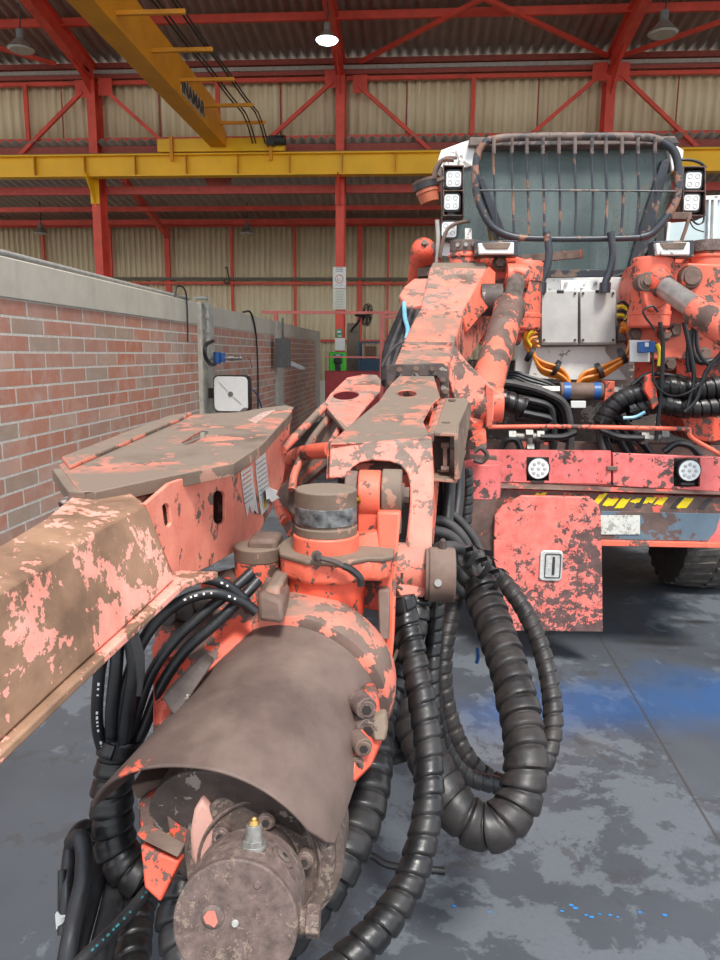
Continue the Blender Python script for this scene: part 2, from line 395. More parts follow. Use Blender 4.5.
def m_floor():
    m, nt, b = new_mat('workshop_floor'); n = N(nt); c = n.coord()
    base = n.mix(n.ramp(n.noise(c, 1.1, 6, .55), .3, .7), (.050,.058,.070), (.084,.095,.110))
    pt = n.ramp(n.math('ADD', n.math('MULTIPLY', n.noise(c, 1.0, 10, .66, .5, 4.3), .7), n.math('MULTIPLY', n.noise(c, 6, 8, .7, .3, 2), .35)), .535, .555)
    col = n.mix(n.math('MULTIPLY', pt, .62), base, (.150,.172,.192))
    dk = n.ramp(n.math('ADD', n.noise(c, 2.3, 10, .68, .6, 12), n.math('MULTIPLY', n.math('SUBTRACT', n.noise(c, 14, 8, .7, .3, 6), .5), .5)), .57, .60)
    col = n.mix(n.math('MULTIPLY', dk, .6), col, (.055,.055,.058))
    col = n.mix(n.math('MULTIPLY', n.ramp(n.noise(c, 55, 6, .7), .45, .75), .3), col, (.07,.07,.075))
    sp = n.n('ShaderNodeSeparateXYZ'); n.l(c, sp.inputs[0]); X, Y = sp.outputs['X'], sp.outputs['Y']
    def blob(cx, cy, rx, ry, amt, colr, base, ns=2.2):
        dx = n.math('DIVIDE', n.math('SUBTRACT', X, cx), rx); dy = n.math('DIVIDE', n.math('SUBTRACT', Y, cy), ry)
        d = n.math('SQRT', n.math('ADD', n.math('MULTIPLY', dx, dx), n.math('MULTIPLY', dy, dy)))
        d = n.math('ADD', d, n.math('MULTIPLY', n.math('SUBTRACT', n.noise(c, ns, 8, .6, .3, cx), .5), 1.5))
        return n.mix(n.math('MULTIPLY', n.ramp(d, 1.1, .2), amt), base, colr)
    col = blob(1.75, 3.6, 1.0, .42, .70, (.016,.088,.25), col)
    col = blob(.95, 3.45, .55, .30, .6, (.016,.08,.23), col)
    col = blob(.55, 3.3, .35, .3, .5, (.045,.11,.28), col)
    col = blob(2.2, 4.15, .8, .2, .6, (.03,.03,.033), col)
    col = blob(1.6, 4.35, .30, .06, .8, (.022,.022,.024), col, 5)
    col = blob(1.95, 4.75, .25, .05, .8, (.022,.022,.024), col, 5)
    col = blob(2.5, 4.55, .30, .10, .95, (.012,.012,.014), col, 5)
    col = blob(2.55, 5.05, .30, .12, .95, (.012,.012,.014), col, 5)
    # saw joint running off to the right
    p0 = PZ(600, 638, 0); p1 = PZ(724, 850, 0); d = (p1-p0); d.normalize(); nx, ny = -d.y, d.x
    ln = n.math('ABSOLUTE', n.math('ADD', n.math('MULTIPLY', n.math('SUBTRACT', X, p0.x), nx), n.math('MULTIPLY', n.math('SUBTRACT', Y, p0.y), ny)))
    ln = n.math('ADD', ln, n.math('MULTIPLY', n.noise(c, 12, 4), .006))
    col = n.mix(n.math('MULTIPLY', n.ramp(ln, .012, .006), .75), col, (.05,.045,.043))
    n.l(col, b.inputs['Base Color'])
    n.l(n.ramp(n.noise(c, 4, 6, .6), .2, .8), b.inputs['Roughness'])
    rr = n.math('ADD', n.math('MULTIPLY', n.noise(c, 3, 6, .6, 0, 7), .35), .38); n.l(rr, b.inputs['Roughness'])
    n.bump(n.math('ADD', n.noise(c, 45, 6, .6), n.math('MULTIPLY', pt, .4)), .2, .004, b); return m
MAT['floor'] = m_floor()
def m_sheet(name, a, bb, worn):
    m, nt, b = new_mat(name); n = N(nt); c = n.coord()
    st = n.n('ShaderNodeVectorMath', operation='MULTIPLY'); st.inputs[1].default_value = (4, 4, .25); n.l(c, st.inputs[0])
    col = n.mix(n.ramp(n.noise(c, .8, 5, .6), .3, .7), a, bb)
    col = n.mix(n.math('MULTIPLY', n.ramp(n.noise(st.outputs[0], 1.2, 6, .65), .5, .8), .5), col, worn)
    n.l(col, b.inputs['Base Color']); b.inputs['Roughness'].default_value = .6; return m
MAT['sheet'] = m_sheet('beige_sheet', (.70,.59,.38), (.80,.69,.46), (.42,.335,.205))
MAT['roof'] = m_sheet('roof_sheet', (.36,.30,.25), (.46,.39,.33), (.22,.18,.15))
# ================================================================ THE SHED
YC = 15.0   # column line
YF = 20.0   # far wall of the lean-to
m = M(); m.box(-16, 16, -4, 24, -.15, 0); struct('floor', m, MAT['floor'])
# --- brick wall with concrete band
XW = -2.5
m = M(); m.box(XW-.15, XW, .6, 19.2, 0, 2.07); struct('wall_left', m, MAT['brick'])
m = M(); m.box(XW-.16, XW+.012, .6, 19.2, 2.07, 2.315); struct('trim_1', m, MAT['cap_conc'], bevel=.008)
for i, (px0, lab) in enumerate(((200, 'nearest to the hose reel'), (276, 'carrying the grey switch box'), (316, 'at the far end of the brick wall'))):
    p = PX(px0, 350, XW+.02)
    w = .42 if i == 0 else .5
    m = M(); m.box(XW-.18, XW+.05, p.y-.02, p.y+w+.1, 0, 2.32)
    o = struct('trim_%d' % (i+2), m, MAT['pillar'], bevel=.012)
# corrugated sheets
def corrug(name, p0, along, up, length, height, pitch, depth, mat, trap=True):
    m = M(); n = int(length/pitch); A = V(along).normalized(); U = V(up).normalized(); Nn = A.cross(U).normalized()
    pts = []
    for i in range(n):
        for f, d in ((0, 0), (.30, 0), (.42, 1), (.80, 1), (.92, 0)) if trap else [(k/8, .5-.5*math.cos(2*math.pi*k/8)) for k in range(8)]:
            pts.append(V(p0)+A*((i+f)*pitch)+Nn*(d*depth))
    m.loft([pts, [p+U*height for p in pts]], cap=False, closed=False)
    o = obj(name, m, mat, smooth=30 if trap else 60)
    s = o.modifiers.new('t', 'SOLIDIFY'); s.thickness = .004
    o['kind'] = 'structure'; return o
zt = P(340, 55, YC).z-.005; zb = P(340, 136, YC+.2).z
corrug('wall_upper', (-14, YC+.30, zb), (1,0,0), (0,0,1), 28, zt-zb, .19, .045, MAT['sheet'])
zf = P(250, 226, YF).z
corrug('wall_back', (-14, YF+.15, .9), (1,0,0), (0,0,1), 28, zf-.9+.12, .15, .04, MAT['sheet'])
m = M(); m.box(-14, 14, YF+.1, YF+.3, 0, 1.02); struct('wall_rear', m, MAT['cap_conc'])
# main roof: falls away from the camera
ZR = P(340, 55, YC).z
S = .16
rl = math.sqrt(1+S*S)
corrug('ceiling', (14, YC+.55, ZR+.06-.55*S), (-1,0,0), (0,-1,S), 28, 12.2*rl, .20, .055, MAT['roof'], trap=False)
# lean-to roof
zA = P(340, 146, YC+.1).z; SA = (zA-.05-zf)/(YF-YC)
corrug('ceiling_lower', (14, YF+.45, zf+.12-.45*SA), (-1,0,0), (0,-1,SA), 28, 5.6, .20, .055, MAT['roof'], trap=False)
# pale gutter pipe along the eave, pale strip under the clerestory
m = M(); a = P(340, 68, YC+.05); m.bar((-14, a.y, a.z), (14, a.y, a.z), .08, .07); struct('trim_5', m, simple('pale_trim', (.42,.38,.34), .6))
m = M(); a = P(340, 61.5, YC+.15); m.bar((-14, a.y, a.z), (14, a.y, a.z), .08, .10); struct('trim_7', m, simple('faded_red_steel', (.36,.07,.05), .6))
m = M(); a = P(340, 72.5, YC+.1); m.bar((-14, a.y, a.z), (14, a.y, a.z), .08, .09); struct('trim_8', m, simple('faded_red_steel', (.36,.07,.05), .6))
m = M(); a = P(340, 138.5, YC+.2); m.bar((-14, a.y, a.z), (14, a.y, a.z), .06, .075); struct('trim_6', m, simple('pale_trim', (.42,.38,.34), .6))
RS = MAT['redsteel']
# --- portal frames
colx = [(95, -1, 'left of the photo behind the brick wall'), (341, 0, 'in the middle carrying the white notice boards'), (607, 1, 'on the right behind the cab')]
frames_x = []
for px0, k, lab in colx:
    x = P(px0, 120, YC).x; frames_x.append(x)
    fr = empty('portal_frame', (x, YC, 0), 'red steel column and sloping rafter ' + lab, 'steel frame')
    ztop = P(px0, 78, YC).z
    m = M(); m.ibeam((x, YC+.02, 0), (x, YC+.02, ztop), .17, .36, up=(0,1,0)); obj('column', m, RS, fr)
    m = M(); ya = 3.4
    m.ibeam((x, YC+.15, ZR-.25-.15*S), (x, ya, ZR-.25+(YC-ya)*S), .17, .36); obj('rafter', m, RS, fr)
    m = M()
    m.prism([V((x-.006, YC-.16, ztop-.35)), V((x-.006, YC-.16, ztop+.1)), V((x-.006, YC-1.0, ZR-.42+1.0*S))], (.012,0,0)); obj('haunch', m, RS, fr)
    m = M(); zb2 = P(px0, 176, YC-.3).z
    m.prism([V((x-.09, YC-.17, zb2)), V((x+.09, YC-.17, zb2)), V((x+.09, YC-.17, zb2-.5)), V((x-.09, YC-.17, zb2-.5))], (0,-.02,0))
    m.prism([V((x-.01, YC-.17, zb2)), V((x-.01, YC-.62, zb2)), V((x-.01, YC-.17, zb2-.55))], (.02,0,0)); obj('corbel', m, MAT['yellow'] if k == -1 else RS, fr)
# --- wall trusses between the columns
bays = [(-9.6, frames_x[0], 'leftmost'), (frames_x[0], frames_x[1], 'left of the middle column'), (frames_x[1], frames_x[2], 'between the middle and the right column'), (frames_x[2], 9.0, 'rightmost, right of the cab')]
zc1 = P(340, 77, YC).z; zc2 = P(340, 135.5, YC).z
diag = [[(82,92,20,155)], [(105,90,165,144), (332,82,268,140)], [(360,87,432,152), (600,75,533,133)], [(622,75,697,147)]]
posts = [[25], [217], [473], []]
for (x0, x1, lab), dg, ps in zip(bays, diag, posts):
    e = empty('wall_truss', ((x0+x1)/2, YC, zc2), 'red braced truss on the upper wall, ' + lab, 'truss')
    for z, h, nm in ((zc1, .07, 'top_chord'), (zc2, .06, 'bottom_chord'), (P(340, 84, YC).z, .0, '')):
        if not nm: continue
        m = M(); m.bar((x0+.1, YC+.1, z), (x1-.1, YC+.1, z), .07, h); obj(nm, m, RS, e)
    m = M(); z = P(340, 147, YC).z; m.bar((x0+.1, YC+.05, z), (x1-.1, YC+.05, z), .08, .13); obj('lower_beam', m, simple('faded_red_steel', (.36,.07,.05), .6), e)
    for a in dg:
        m = M(); m.bar(P(a[0], a[1], YC-.02), P(a[2], a[3], YC-.02), .07, .07); obj('diagonal_brace', m, RS, e)
        g = P(a[0], a[1], YC-.03); m = M(); m.box(g.x-.14, g.x+.14, g.y, g.y+.015, g.z-.1, g.z+.22); obj('gusset', m, RS, e)
    for px0 in ps:
        x = P(px0, 110, YC).x; m = M(); m.bar((x, YC+.06, zc2), (x, YC+.06, zc1), .08, .06, up=(0,1,0)); obj('post', m, RS, e)
    # thin seams on the sheeting
    for k in range(1, 4):
        x = x0+(x1-x0)*k/4; m = M(); m.bar((x, YC+.26, zc2), (x, YC+.26, zc1), .03, .02, up=(0,1,0)); obj('sheet_rail', m, simple('faded_red_steel', (.36,.07,.05), .6), e)
# --- purlins of the main roof
for i, (yy, lab) in enumerate(((13.75, 'crossing the top of the photo'), (12.2, 'second nearest, just above the frame'), (10.6, 'third from the eave'), (9.0, 'nearest to the open side'))):
    z = ZR+(YC-yy)*S-.04
    m = M(); m.bar((-14, yy, z), (14, yy, z), .07, .13); tag(obj('roof_purlin', m, RS), 'long red roof purlin ' + lab, 'purlin', 'purlins under the main roof')
# roof wind bracing in the roof plane
for i, (a, b, lab) in enumerate((((360,62),(484,-2), 'rising right from the middle column'), ((484,-2),(608,56), 'falling right to the right column'), ((622,56),(760,8), 'in the top right corner'), ((-5,47),(56,64), 'thin one in the top left corner'))):
    def on_roof(px, py):
        d = ray(px, py); zz = ZR-.12
        t = (zz+YC*S-EYE.z)/(d.z+S*d.y); return EYE+d*t
    m = M(); m.bar(on_roof(*a), on_roof(*b), .07, .07); tag(obj('roof_brace', m, RS), 'red diagonal roof brace ' + lab, 'brace', 'roof braces')
# --- thick tie beam behind the crane rail and the lean-to purlins
for i, (x0, x1, lab) in enumerate(bays):
    z = P(340, 190, YC+.2).z; m = M(); m.bar((x0+.1, YC+.15, z), (x1-.1, YC+.15, z), .12, .15)
    o = tag(obj('tie_beam', m, simple('faded_red_steel2', (.52,.075,.055), .6)), 'thick faded red tie beam below the yellow crane rail, ' + lab, 'beam', 'tie beams')
g = P(218, 181, YC+.1); m = M(); w = .32
m.prism([V((g.x-w, g.y, g.z+.12)), V((g.x+w, g.y, g.z+.12)), V((g.x+w*.6, g.y, g.z-.13)), V((g.x-w*.6, g.y, g.z-.13))], (0,.02,0))
tag(obj('bolted_plate', m, simple('faded_red_steel', (.36,.07,.05), .6)), 'red trapezoid bolted splice plate on the tie beam', 'plate')
for i, (py, Y, h, lab) in enumerate(((208, 17.4, .10, 'midway across the lower roof'), (221.5, 19.6, .13, 'along the top of the far beige wall'))):
    z = P(340, py, Y).z
    m = M(); m.bar((-12, Y, z), (12, Y, z), .08, h); tag(obj('lean_to_purlin', m, RS), 'red purlin under the lower roof, ' + lab, 'purlin', 'purlins under the lower roof')
# --- far wall framing
e = empty('far_wall_frame', (-2, YF, 0), 'red posts and rails in front of the far beige sheet wall', 'wall frame')
for px0, w in ((45, .05), (112, .05), (168, .14), (232, .07), (295, .07), (360, .12), (388, .05), (440, .07), (560, .1)):
    x = P(px0, 270, YF).x; m = M(); m.bar((x, YF, .95), (x, YF, zf), w, .08, up=(0,1,0)); obj('post', m, RS, e)
for py, h, mt in ((279, .07, simple('brown_rail', (.13,.11,.08), .6)), (283.5, .06, RS), (226, .06, RS), (340, .06, RS)):
    z = P(230, py, YF).z; m = M(); m.bar((-12, YF-.05, z), (12, YF-.05, z), .06, h); obj('rail', m, mt, e)
m = M(); m.bar(P(124, 180, 16.0), P(168, 236, YF-.05), .12, .14); obj('diagonal_strut', m, RS, e)
# --- overhead crane: runway beam and bridge
e = empty('crane_runway', (0, 14.55, P(340, 176, 14.6).z), 'long yellow crane runway beam with welded stiffeners crossing the shed', 'crane beam')
z1 = P(340, 153, 14.6).z; z0 = P(340, 175.5, 14.6).z
m = M(); m.ibeam((-10, 14.6, (z0+z1)/2), (10, 14.6, (z0+z1)/2), .22, z1-z0, t=.025); obj('beam', m, MAT['yellow'], e)
m = M()
for k in range(-9, 11):
    x = P(36, 160, 14.6).x + k*1.015+6.6-6.6
    m.box(x-.008, x+.008, 14.50, 14.59, z0+.02, z1-.02)
obj('stiffener', m, simple('crane_yellow_dark', (.55,.27,.01), .5), e, kind='stuff')
m = M(); m.bar((-10, 14.6, z1+.02), (10, 14.6, z1+.02), .06, .04); obj('rail', m, simple('rail_steel', (.30,.15,.03), .6), e)
br = empty('crane_bridge', P(215, 152, 14.6), 'amber box girder of the overhead crane running up to the top left corner', 'crane')
XA = P(212, 150, 14.6).x; XB = P(228, 150, 14.6).x; zb = z1+.10; zt2 = zb+.60
ye = 14.35
m = M(); m.hexa([V((XA, 3.6, zb)), V((XB, 3.6, zb)), V((XB, 3.6, zt2)), V((XA, 3.6, zt2))], [V((XA, 13.7, zb)), V((XB, 13.7, zb)), V((XB, 13.7, zt2)), V((XA, 13.7, zt2))])
m.hexa([V((XA, 13.7, zb)), V((XB, 13.7, zb)), V((XB, 13.7, zt2)), V((XA, 13.7, zt2))], [V((XA, 14.5, zb)), V((XB, 14.5, zb)), V((XB, 14.5, zb+.25)), V((XA, 14.5, zb+.25))])
obj('box_girder', m, MAT['amber'], br, bevel=.01)
a = P(159, 148, 14.6); b = P(285, 148, 14.6)
m = M(); m.box(a.x, b.x, 14.5, 14.7, z1+.03, z1+.27); t = obj('end_truck', m, MAT['yellow'], br, bevel=.01)
for px0 in (172, 271):
    x = P(px0, 150, 14.5).x; m = M(); m.box(x-.03, x+.03, 14.44, 14.5, z1-.15, z1+.3); obj('clamp_arm', m, MAT['amber'], t)
x = P(278, 145, 14.5).x; m = M(); m.cyl((x-.15, 14.45, z1+.2), (x+.15, 14.45, z1+.2), .09, n=16); m.box(x-.2, x-.05, 14.36, 14.5, z1+.1, z1+.25); obj('drive_motor', m, MAT['darkmetal'], t)
for Yb, lb in ((9.3, .85), (10.5, .85), (11.7, .85), (13.0, .85), (14.06, .85), (8.2, .85), (7.1, .85)):
    zz = zb+.14+(Yb-9.3)*0.035
    m = M(); m.bar((XB, Yb, zz), (XB+lb, Yb, zz), .05, .05); obj('cable_bracket', m, MAT['amber'], br)
for k, (off, zo) in enumerate(((.50, .03), (.56, .03), (.74, .03), (.79, .03))):
    pts = [(XB+off, yy, zb+.17+zo+(yy-9.3)*.035-.03*math.sin((yy*2.6)) * .4) for yy in [6.5+.6*i for i in range(13)]]+[(XB+off, 14.2, zb+.25), (XB+off+.02, 14.45, z1+.15)]
    m = M(); m.tube(pts, .014, n=6, sub=2); tag(obj('crane_cable', m, MAT['cable']), 'black cable strung on the crane girder brackets, %s' % ('nearest the girder', 'second from the girder', 'second from the outside', 'outermost')[k], 'cable', 'crane cables')
# nameplate on the girder side
ya, yb2 = 3.75*720/(412-181)-.05, 3.75*720/(412-204)+.05
xs = XB+.004
pa, pb, pc, pd = PX(181, 81, xs), PX(203.5, 99, xs), PX(201.5, 113, xs), PX(180, 95, xs)
Y0 = pa.y; Y1 = pb.y; zz0 = (pd.z+pc.z)/2; zz1 = (pa.z+pb.z)/2
np_ = M(); np_.box(xs-.002, xs+.008, Y0, Y1, zz0, zz1); npo = obj('name_plate', np_, simple('plate_pale', (.55,.50,.40), .5), br)
m = M(); g = .02; m.box(xs+.006, xs+.011, Y0+g, Y1-g, zz0+g, zz1-g); fr_ = obj('plate_field', m, simple('plate_cream', (.38,.33,.27), .5), npo)
def text(body, size, loc, rot, mat, parent, name='lettering', ext=.002, sx=1.0, bold=0):
    cu = bpy.data.curves.new(name, 'FONT'); cu.body = body; cu.size = size; cu.extrude = ext; cu.align_x = 'CENTER'; cu.align_y = 'CENTER'; cu.offset = bold
    o = bpy.data.objects.new(name, cu); COL.objects.link(o); dg = bpy.context.evaluated_depsgraph_get(); dg.update()
    me = bpy.data.meshes.new_from_object(o.evaluated_get(dg)); bpy.data.objects.remove(o)
    o = bpy.data.objects.new(name, me); COL.objects.link(o); me.materials.clear(); me.materials.append(mat)
    if parent is not None: o.parent = parent; o.location = V(loc)-world(parent)
    else: o.location = V(loc)
    o.rotation_euler = rot; o.scale = (sx, 1, 1); return o
o = text('INAMAR', (zz1-zz0)*1.15, (xs+.012, (Y0+Y1)/2, (zz0+zz1)/2), (math.pi/2, 0, math.pi/2), MAT['ink'], npo, sx=(Y1-Y0)/(zz1-zz0)/4.3, bold=.010)
# --- high bay lamps
def bay_lamp(px, py, Y, r, label, on=False, hook=.5):
    c = P(px, py, Y); e = empty('high_bay_lamp', c, label, 'lamp', 'high bay lamps')
    m = M(); m.cyl(c+V((0,0,r*.7)), c, r*.3, prof=[(0, r*.28), (.3, r*.5), (.75, r*.8), (1, r)], n=28)
    obj('lamp_shade', m, MAT['lampshade'], e)
    m = M(); m.cyl(c+V((0,0,-.004)), c+V((0,0,-.03)), r*.93, r*.8, n=28); obj('lens', m, MAT['lamp_glow'] if on else simple('dull_lens', (.45,.42,.36), .4), e)
    m = M(); m.cyl(c+V((0,0,r*.7)), c+V((0,0,r*1.3)), r*.28, n=16); obj('lamp_housing', m, MAT['greybox'], e)
    m = M(); m.tube([c+V((0,0,r*1.3)), c+V((.02,0,r*1.3+hook*.6)), c+V((0,0,r*1.7+hook))], .012, n=6, sub=3); obj('hanger', m, MAT['darkmetal'], e)
bay_lamp(327, 40, 12.6, .19, 'lit white high bay lamp beside the middle rafter', True, .25)
bay_lamp(663, 33, 12.6, .24, 'unlit round high bay lamp near the top right corner', False, .25)
bay_lamp(21, 49, 12.2, .22, 'unlit high bay lamp near the top left corner', False, .3)
bay_lamp(41, 233, 18.5, .18, 'small grey lamp hanging before the far wall, left of the red column', False, .6)
bay_lamp(247, 233, 18.5, .18, 'small grey lamp hanging before the far wall, right of the red column', False, .6)
# hooks on the far rail
c = P(227, 272, YF-.15); m = M(); m.tube([c+V((-.06,0,-.18)), c+V((-.07,0,-.28)), c+V((.03,0,-.30)), c+V((.06,0,-.2)), c+V((.02,0,0)), c+V((0,0,.12)), c+V((-.05,0,.10))], .018, n=8)
tag(obj('hook', m, MAT['darkmetal']), 'small dark hook on the rail of the far wall', 'hook')
# conduit on top of the brick wall
m = M(); zc = 2.335
m.tube([V((XW-.02, .7, zc)), V((XW-.01, 4, zc)), V((XW-.03, 6.5, zc)), V((XW-.01, 8.05, zc))], .022, n=10)
tag(obj('conduit', m, MAT['galv']), 'grey pipe lying along the top of the brick wall', 'pipe')
p = PX(207, 300, XW+.10)
cx, cy = p.x, p.y
m = M(); m.tube([V((XW-.02, cy-.1, 2.36)), V((XW, cy-.08, 2.365)), V((cx-.01, cy-.05, 2.365)), V((cx, cy, 2.33)), V((cx, cy, 2.0)), V((cx, cy, 1.55))], .020, n=10, sub=4)
for z in (2.28, 2.16, 2.0, 1.9, 1.7): m.cyl((cx, cy, z-.02), (cx, cy, z+.02), .033, n=12)
e = tag(obj('drop_pipe', m, MAT['galv']), 'galvanised drop pipe with unions on the first concrete pillar', 'pipe')
# hose reel
c = PX(231, 394, XW+.35)
e = empty('hose_reel', c, 'white rounded hose reel with black rim on the brick wall', 'hose reel')
def rrect(c, w, h, r, e1, e2, n=5):
    out = []
    for k, (sx, sz) in enumerate(((1,1), (-1,1), (-1,-1), (1,-1))):
        for i in range(n+1):
            t = math.radians(90*k+90*i/n); out.append(c+e1*(sx*(w/2-r)+r*math.cos(t))+e2*(sz*(h/2-r)+r*math.sin(t)))
    return out
EX, EZ, EY = V((1,0,0)), V((0,0,1)), V((0,1,0))
fx = V((1, -.04, 0)).normalized(); nrm = V((fx.y, -fx.x, 0))  # faces the camera a little
m = M(); a = rrect(c, .44, .44, .07, fx, EZ); m.loft([a, [p-nrm*.13 for p in a]]); obj('case', m, MAT['blackp'], e, bevel=.01)
m = M(); a = rrect(c+nrm*.012, .41, .41, .06, fx, EZ); m.loft([a, [p-nrm*.02 for p in a]]); cv = obj('cover', m, simple('white_cover', (.80,.80,.78), .4, var=.03), e, bevel=.006)
m = M(); m.cyl(c+nrm*.012, c+nrm*.022, .03, n=20); obj('hub', m, MAT['greybox'], cv)
m = M(); m.bar(c+nrm*.018+EZ*.03+fx*-.03, c+nrm*.018+EZ*.14-fx*.14, .004, .003); m.bar(c+nrm*.018-EZ*.03+fx*.03, c+nrm*.018-EZ*.12+fx*.13, .004, .003); obj('rib', m, MAT['greybox'], cv)
m = M(); m.bar(c-nrm*.10+fx*-.1, V((XW, c.y+.12, c.z)), .05, .12); obj('wall_bracket', m, MAT['darkmetal'], e)
# valve with filter above the reel
c2 = PX(221, 358, XW+.18)
e = empty('air_valve', c2, 'blue and steel air valve above the white hose reel', 'valve')
m = M(); m.cyl(c2+V((-.05,0,.07)), c2+V((-.05,0,-.07)), .045, n=18); m.cyl(c2+V((.02,0,.06)), c2+V((.02,0,-.05)), .035, n=18); obj('filter_body', m, MAT['blue'], e, bevel=.004)
m = M(); m.cyl(c2+V((-.17,0,0)), c2+V((.22,0,.0)), .018, n=12); m.cyl(c2+V((.10,0,0)), c2+V((.16,0,0)), .032, n=8); m.sphere(c2+V((.24,0,0)), .028); obj('fitting', m, MAT['steel'], e)
def wall_hose(pts, r, mat, label, name='air_hose'):
    m = M(); m.tube([PX(a, b, x) for a, b, x in pts], r, n=8); return tag(obj(name, m, mat), label, 'hose')
wall_hose([(213, 341, XW+.14), (206, 345, XW+.2), (205, 355, XW+.2), (210, 364, XW+.2), (215, 364, XW+.16)], .022, MAT['black'], 'short thick black hose loop on the first concrete pillar')
wall_hose([(242, 357, XW+.12), (249, 358, XW+.12), (252, 368, XW+.1), (250, 378, XW+.14), (246, 385, XW+.2)], .010, MAT['galv'], 'thin pale hose between valve and reel')
wall_hose([(250, 388, XW+.2), (256, 393, XW+.12), (260, 402, XW+.1), (262, 412, XW+.1), (255, 420, XW+.1)], .012, MAT['blue'], 'blue air hose hanging right of the white reel')
wall_hose([(243, 312, XW-.05), (251, 313, XW+.03), (256, 335, XW+.03), (258, 375, XW+.03), (258, 415, XW+.03)], .014, MAT['black'], 'dark cable hanging over the brick wall beyond the reel')
wall_hose([(174, 297, XW+.0), (178, 286, XW+.02), (185, 290, XW+.03), (187, 305, XW+.03), (188, 342, XW+.03)], .009, MAT['black'], 'thin dark cable hanging down the brick wall before the first pillar')
# grey switch box and bracket lamp
p = PX(283, 353, XW+.2)
m = M(); m.box(p.x-.12, p.x+.12, p.y-.1, p.y+.12, p.z-.25, p.z+.25); m.cyl((p.x, p.y, p.z+.25), (p.x, p.y, 2.36), .02, n=8); tag(obj('switch_box', m, MAT['greybox'], bevel=.03), 'dark grey switch box on the second concrete pillar', 'box')
a = PX(286, 361, XW+.02); b = P(302, 368, a.y+.1)
m = M(); m.bar(a, b, .10, .08); m.cyl(b, b+V((.06,0,-.01)), .03, n=10); tag(obj('tube_lamp', m, simple('white_enamel', (.6,.6,.58), .4)), 'white slanting tube lamp fixed behind the grey switch box', 'lamp')
# --- notices on the middle column
x = frames_x[1]; yf = YC-.175
def flat(name, px0, py0, px1, py1, Y, mat, parent=None, t=.012, bevel=0):
    a = P(px0, py0, Y); b = P(px1, py1, Y); m = M(); m.box(a.x, b.x, Y-t, Y, min(a.z, b.z), max(a.z, b.z)); return obj(name, m, mat, parent, bevel)
o = tag(flat('notice_board', 333, 267, 346, 288.3, yf, MAT['paper']), 'upper white notice with a faded red circle on the middle column', 'sign')
c = P(339.3, 279, yf-.014); m = M()
m.plate(circ(c, EX, EZ, .085, n=24), [circ(c, EX, EZ, .070, n=24)], (0,-.002,0)); obj('red_ring', m, MAT['redprint'], o)
m = M()
for r_ in range(3): m.box(c.x-.07, c.x+.07, yf-.015, yf-.013, c.z+.14+r_*.035, c.z+.155+r_*.035)
m.box(c.x-.045, c.x+.04, yf-.015, yf-.013, c.z-.03, c.z-.02); m.box(c.x-.04, c.x-.03, yf-.015, yf-.013, c.z-.03, c.z+.03); m.box(c.x-.08, c.x+.07, yf-.015, yf-.013, c.z-.12, c.z-.11)
obj('print_lines', m, MAT['print'], o)
o = tag(flat('notice_board', 333, 288.8, 346, 309.5, yf, simple('cream_paper', (.68,.70,.58), .7, var=.03)), 'lower cream notice with faded print on the middle column', 'sign')
c = P(339.3, 299, yf-.014); m = M()
for r_ in range(11): m.box(c.x-.09+.01*(r_ % 3), c.x+.09-.012*(r_ % 2), yf-.015, yf-.013, c.z-.18+r_*.033, c.z-.172+r_*.033)
obj('print_lines', m, MAT['print'], o)
o = tag(flat('safety_sign', 336.5, 329, 342.2, 337.5, yf, MAT['greensign']), 'small green safety sign on the middle column', 'sign')
c = P(339.3, 332, yf-.014); m = M(); m.box(c.x-.04, c.x+.035, yf-.016, yf-.012, c.z-.012, c.z+.02); m.box(c.x-.02, c.x+.05, yf-.016, yf-.012, c.z-.09, c.z-.07); obj('pictogram', m, MAT['paper'], o)
tag(flat('paper_sheet', 335, 338, 345, 350.5, yf, MAT['paper']), 'white paper sheet between the green sign and the green box', 'sheet')
e = empty('green_dispenser', P(338, 373, yf-.1), 'bright green wall box with a black handset shape on the middle column', 'dispenser')
a = P(329.5, 352, yf); b = P(346.5, 373, yf)
m = M(); m.box(a.x, b.x, yf-.16, yf, b.z, a.z); obj('case', m, MAT['green'], e, bevel=.03)
c = P(338, 363, yf-.17); m = M(); m.box(c.x-.085, c.x+.085, c.y-.03, c.y+.02, c.z-.01, c.z+.10); m.box(c.x-.055, c.x+.055, c.y-.03, c.y+.02, c.z-.17, c.z); obj('handset', m, MAT['blackp'], e, bevel=.02)
m = M(); m.box(c.x-.10, c.x+.10, yf-.166, yf-.15, c.z+.135, c.z+.18); lb = obj('label_strip', m, simple('teal', (.02,.28,.30), .4), e)
text('AED', .05, (c.x, yf-.168, c.z+.157), (math.pi/2,0,0), MAT['paper'], e, ext=.001) if False else None
m = M(); m.box(c.x-.04, c.x+.04, yf-.169, yf-.165, c.z+.148, c.z+.168); obj('white_mark', m, MAT['paper'], lb)
# --- railing, fan, concrete post, crate, red cabinet behind the brick wall end
PKS = MAT['pinksteel']
Yr = 13.2
e = empty('guard_rail', P(380, 385, Yr), 'pinkish red guard rail around the corner behind the boom', 'railing')
zr = P(340, 312.5, Yr).z
a = P(262, 312, Yr).x; b = P(400, 312, Yr).x
m = M(); m.bar((a, Yr, zr), (b, Yr, zr), .05, .05); obj('top_rail', m, PKS, e)
m = M(); m.bar((P(325, 357, Yr).x, Yr, P(340, 357, Yr).z), (b, Yr, P(340, 357, Yr).z), .04, .03); obj('middle_rail', m, PKS, e)
for px0 in (276, 382): 
    xx = P(px0, 340, Yr).x; m = M(); m.bar((xx, Yr, 0 if px0 > 300 else 1.6), (xx, Yr, zr), .07, .07, up=(0,1,0)); obj('post', m, PKS, e)
m = M(); zz = P(390, 317, Yr).z; m.bar((P(382, 317, Yr).x, Yr, zz), (b, Yr, zz), .05, .05); obj('short_rail', m, PKS, e)
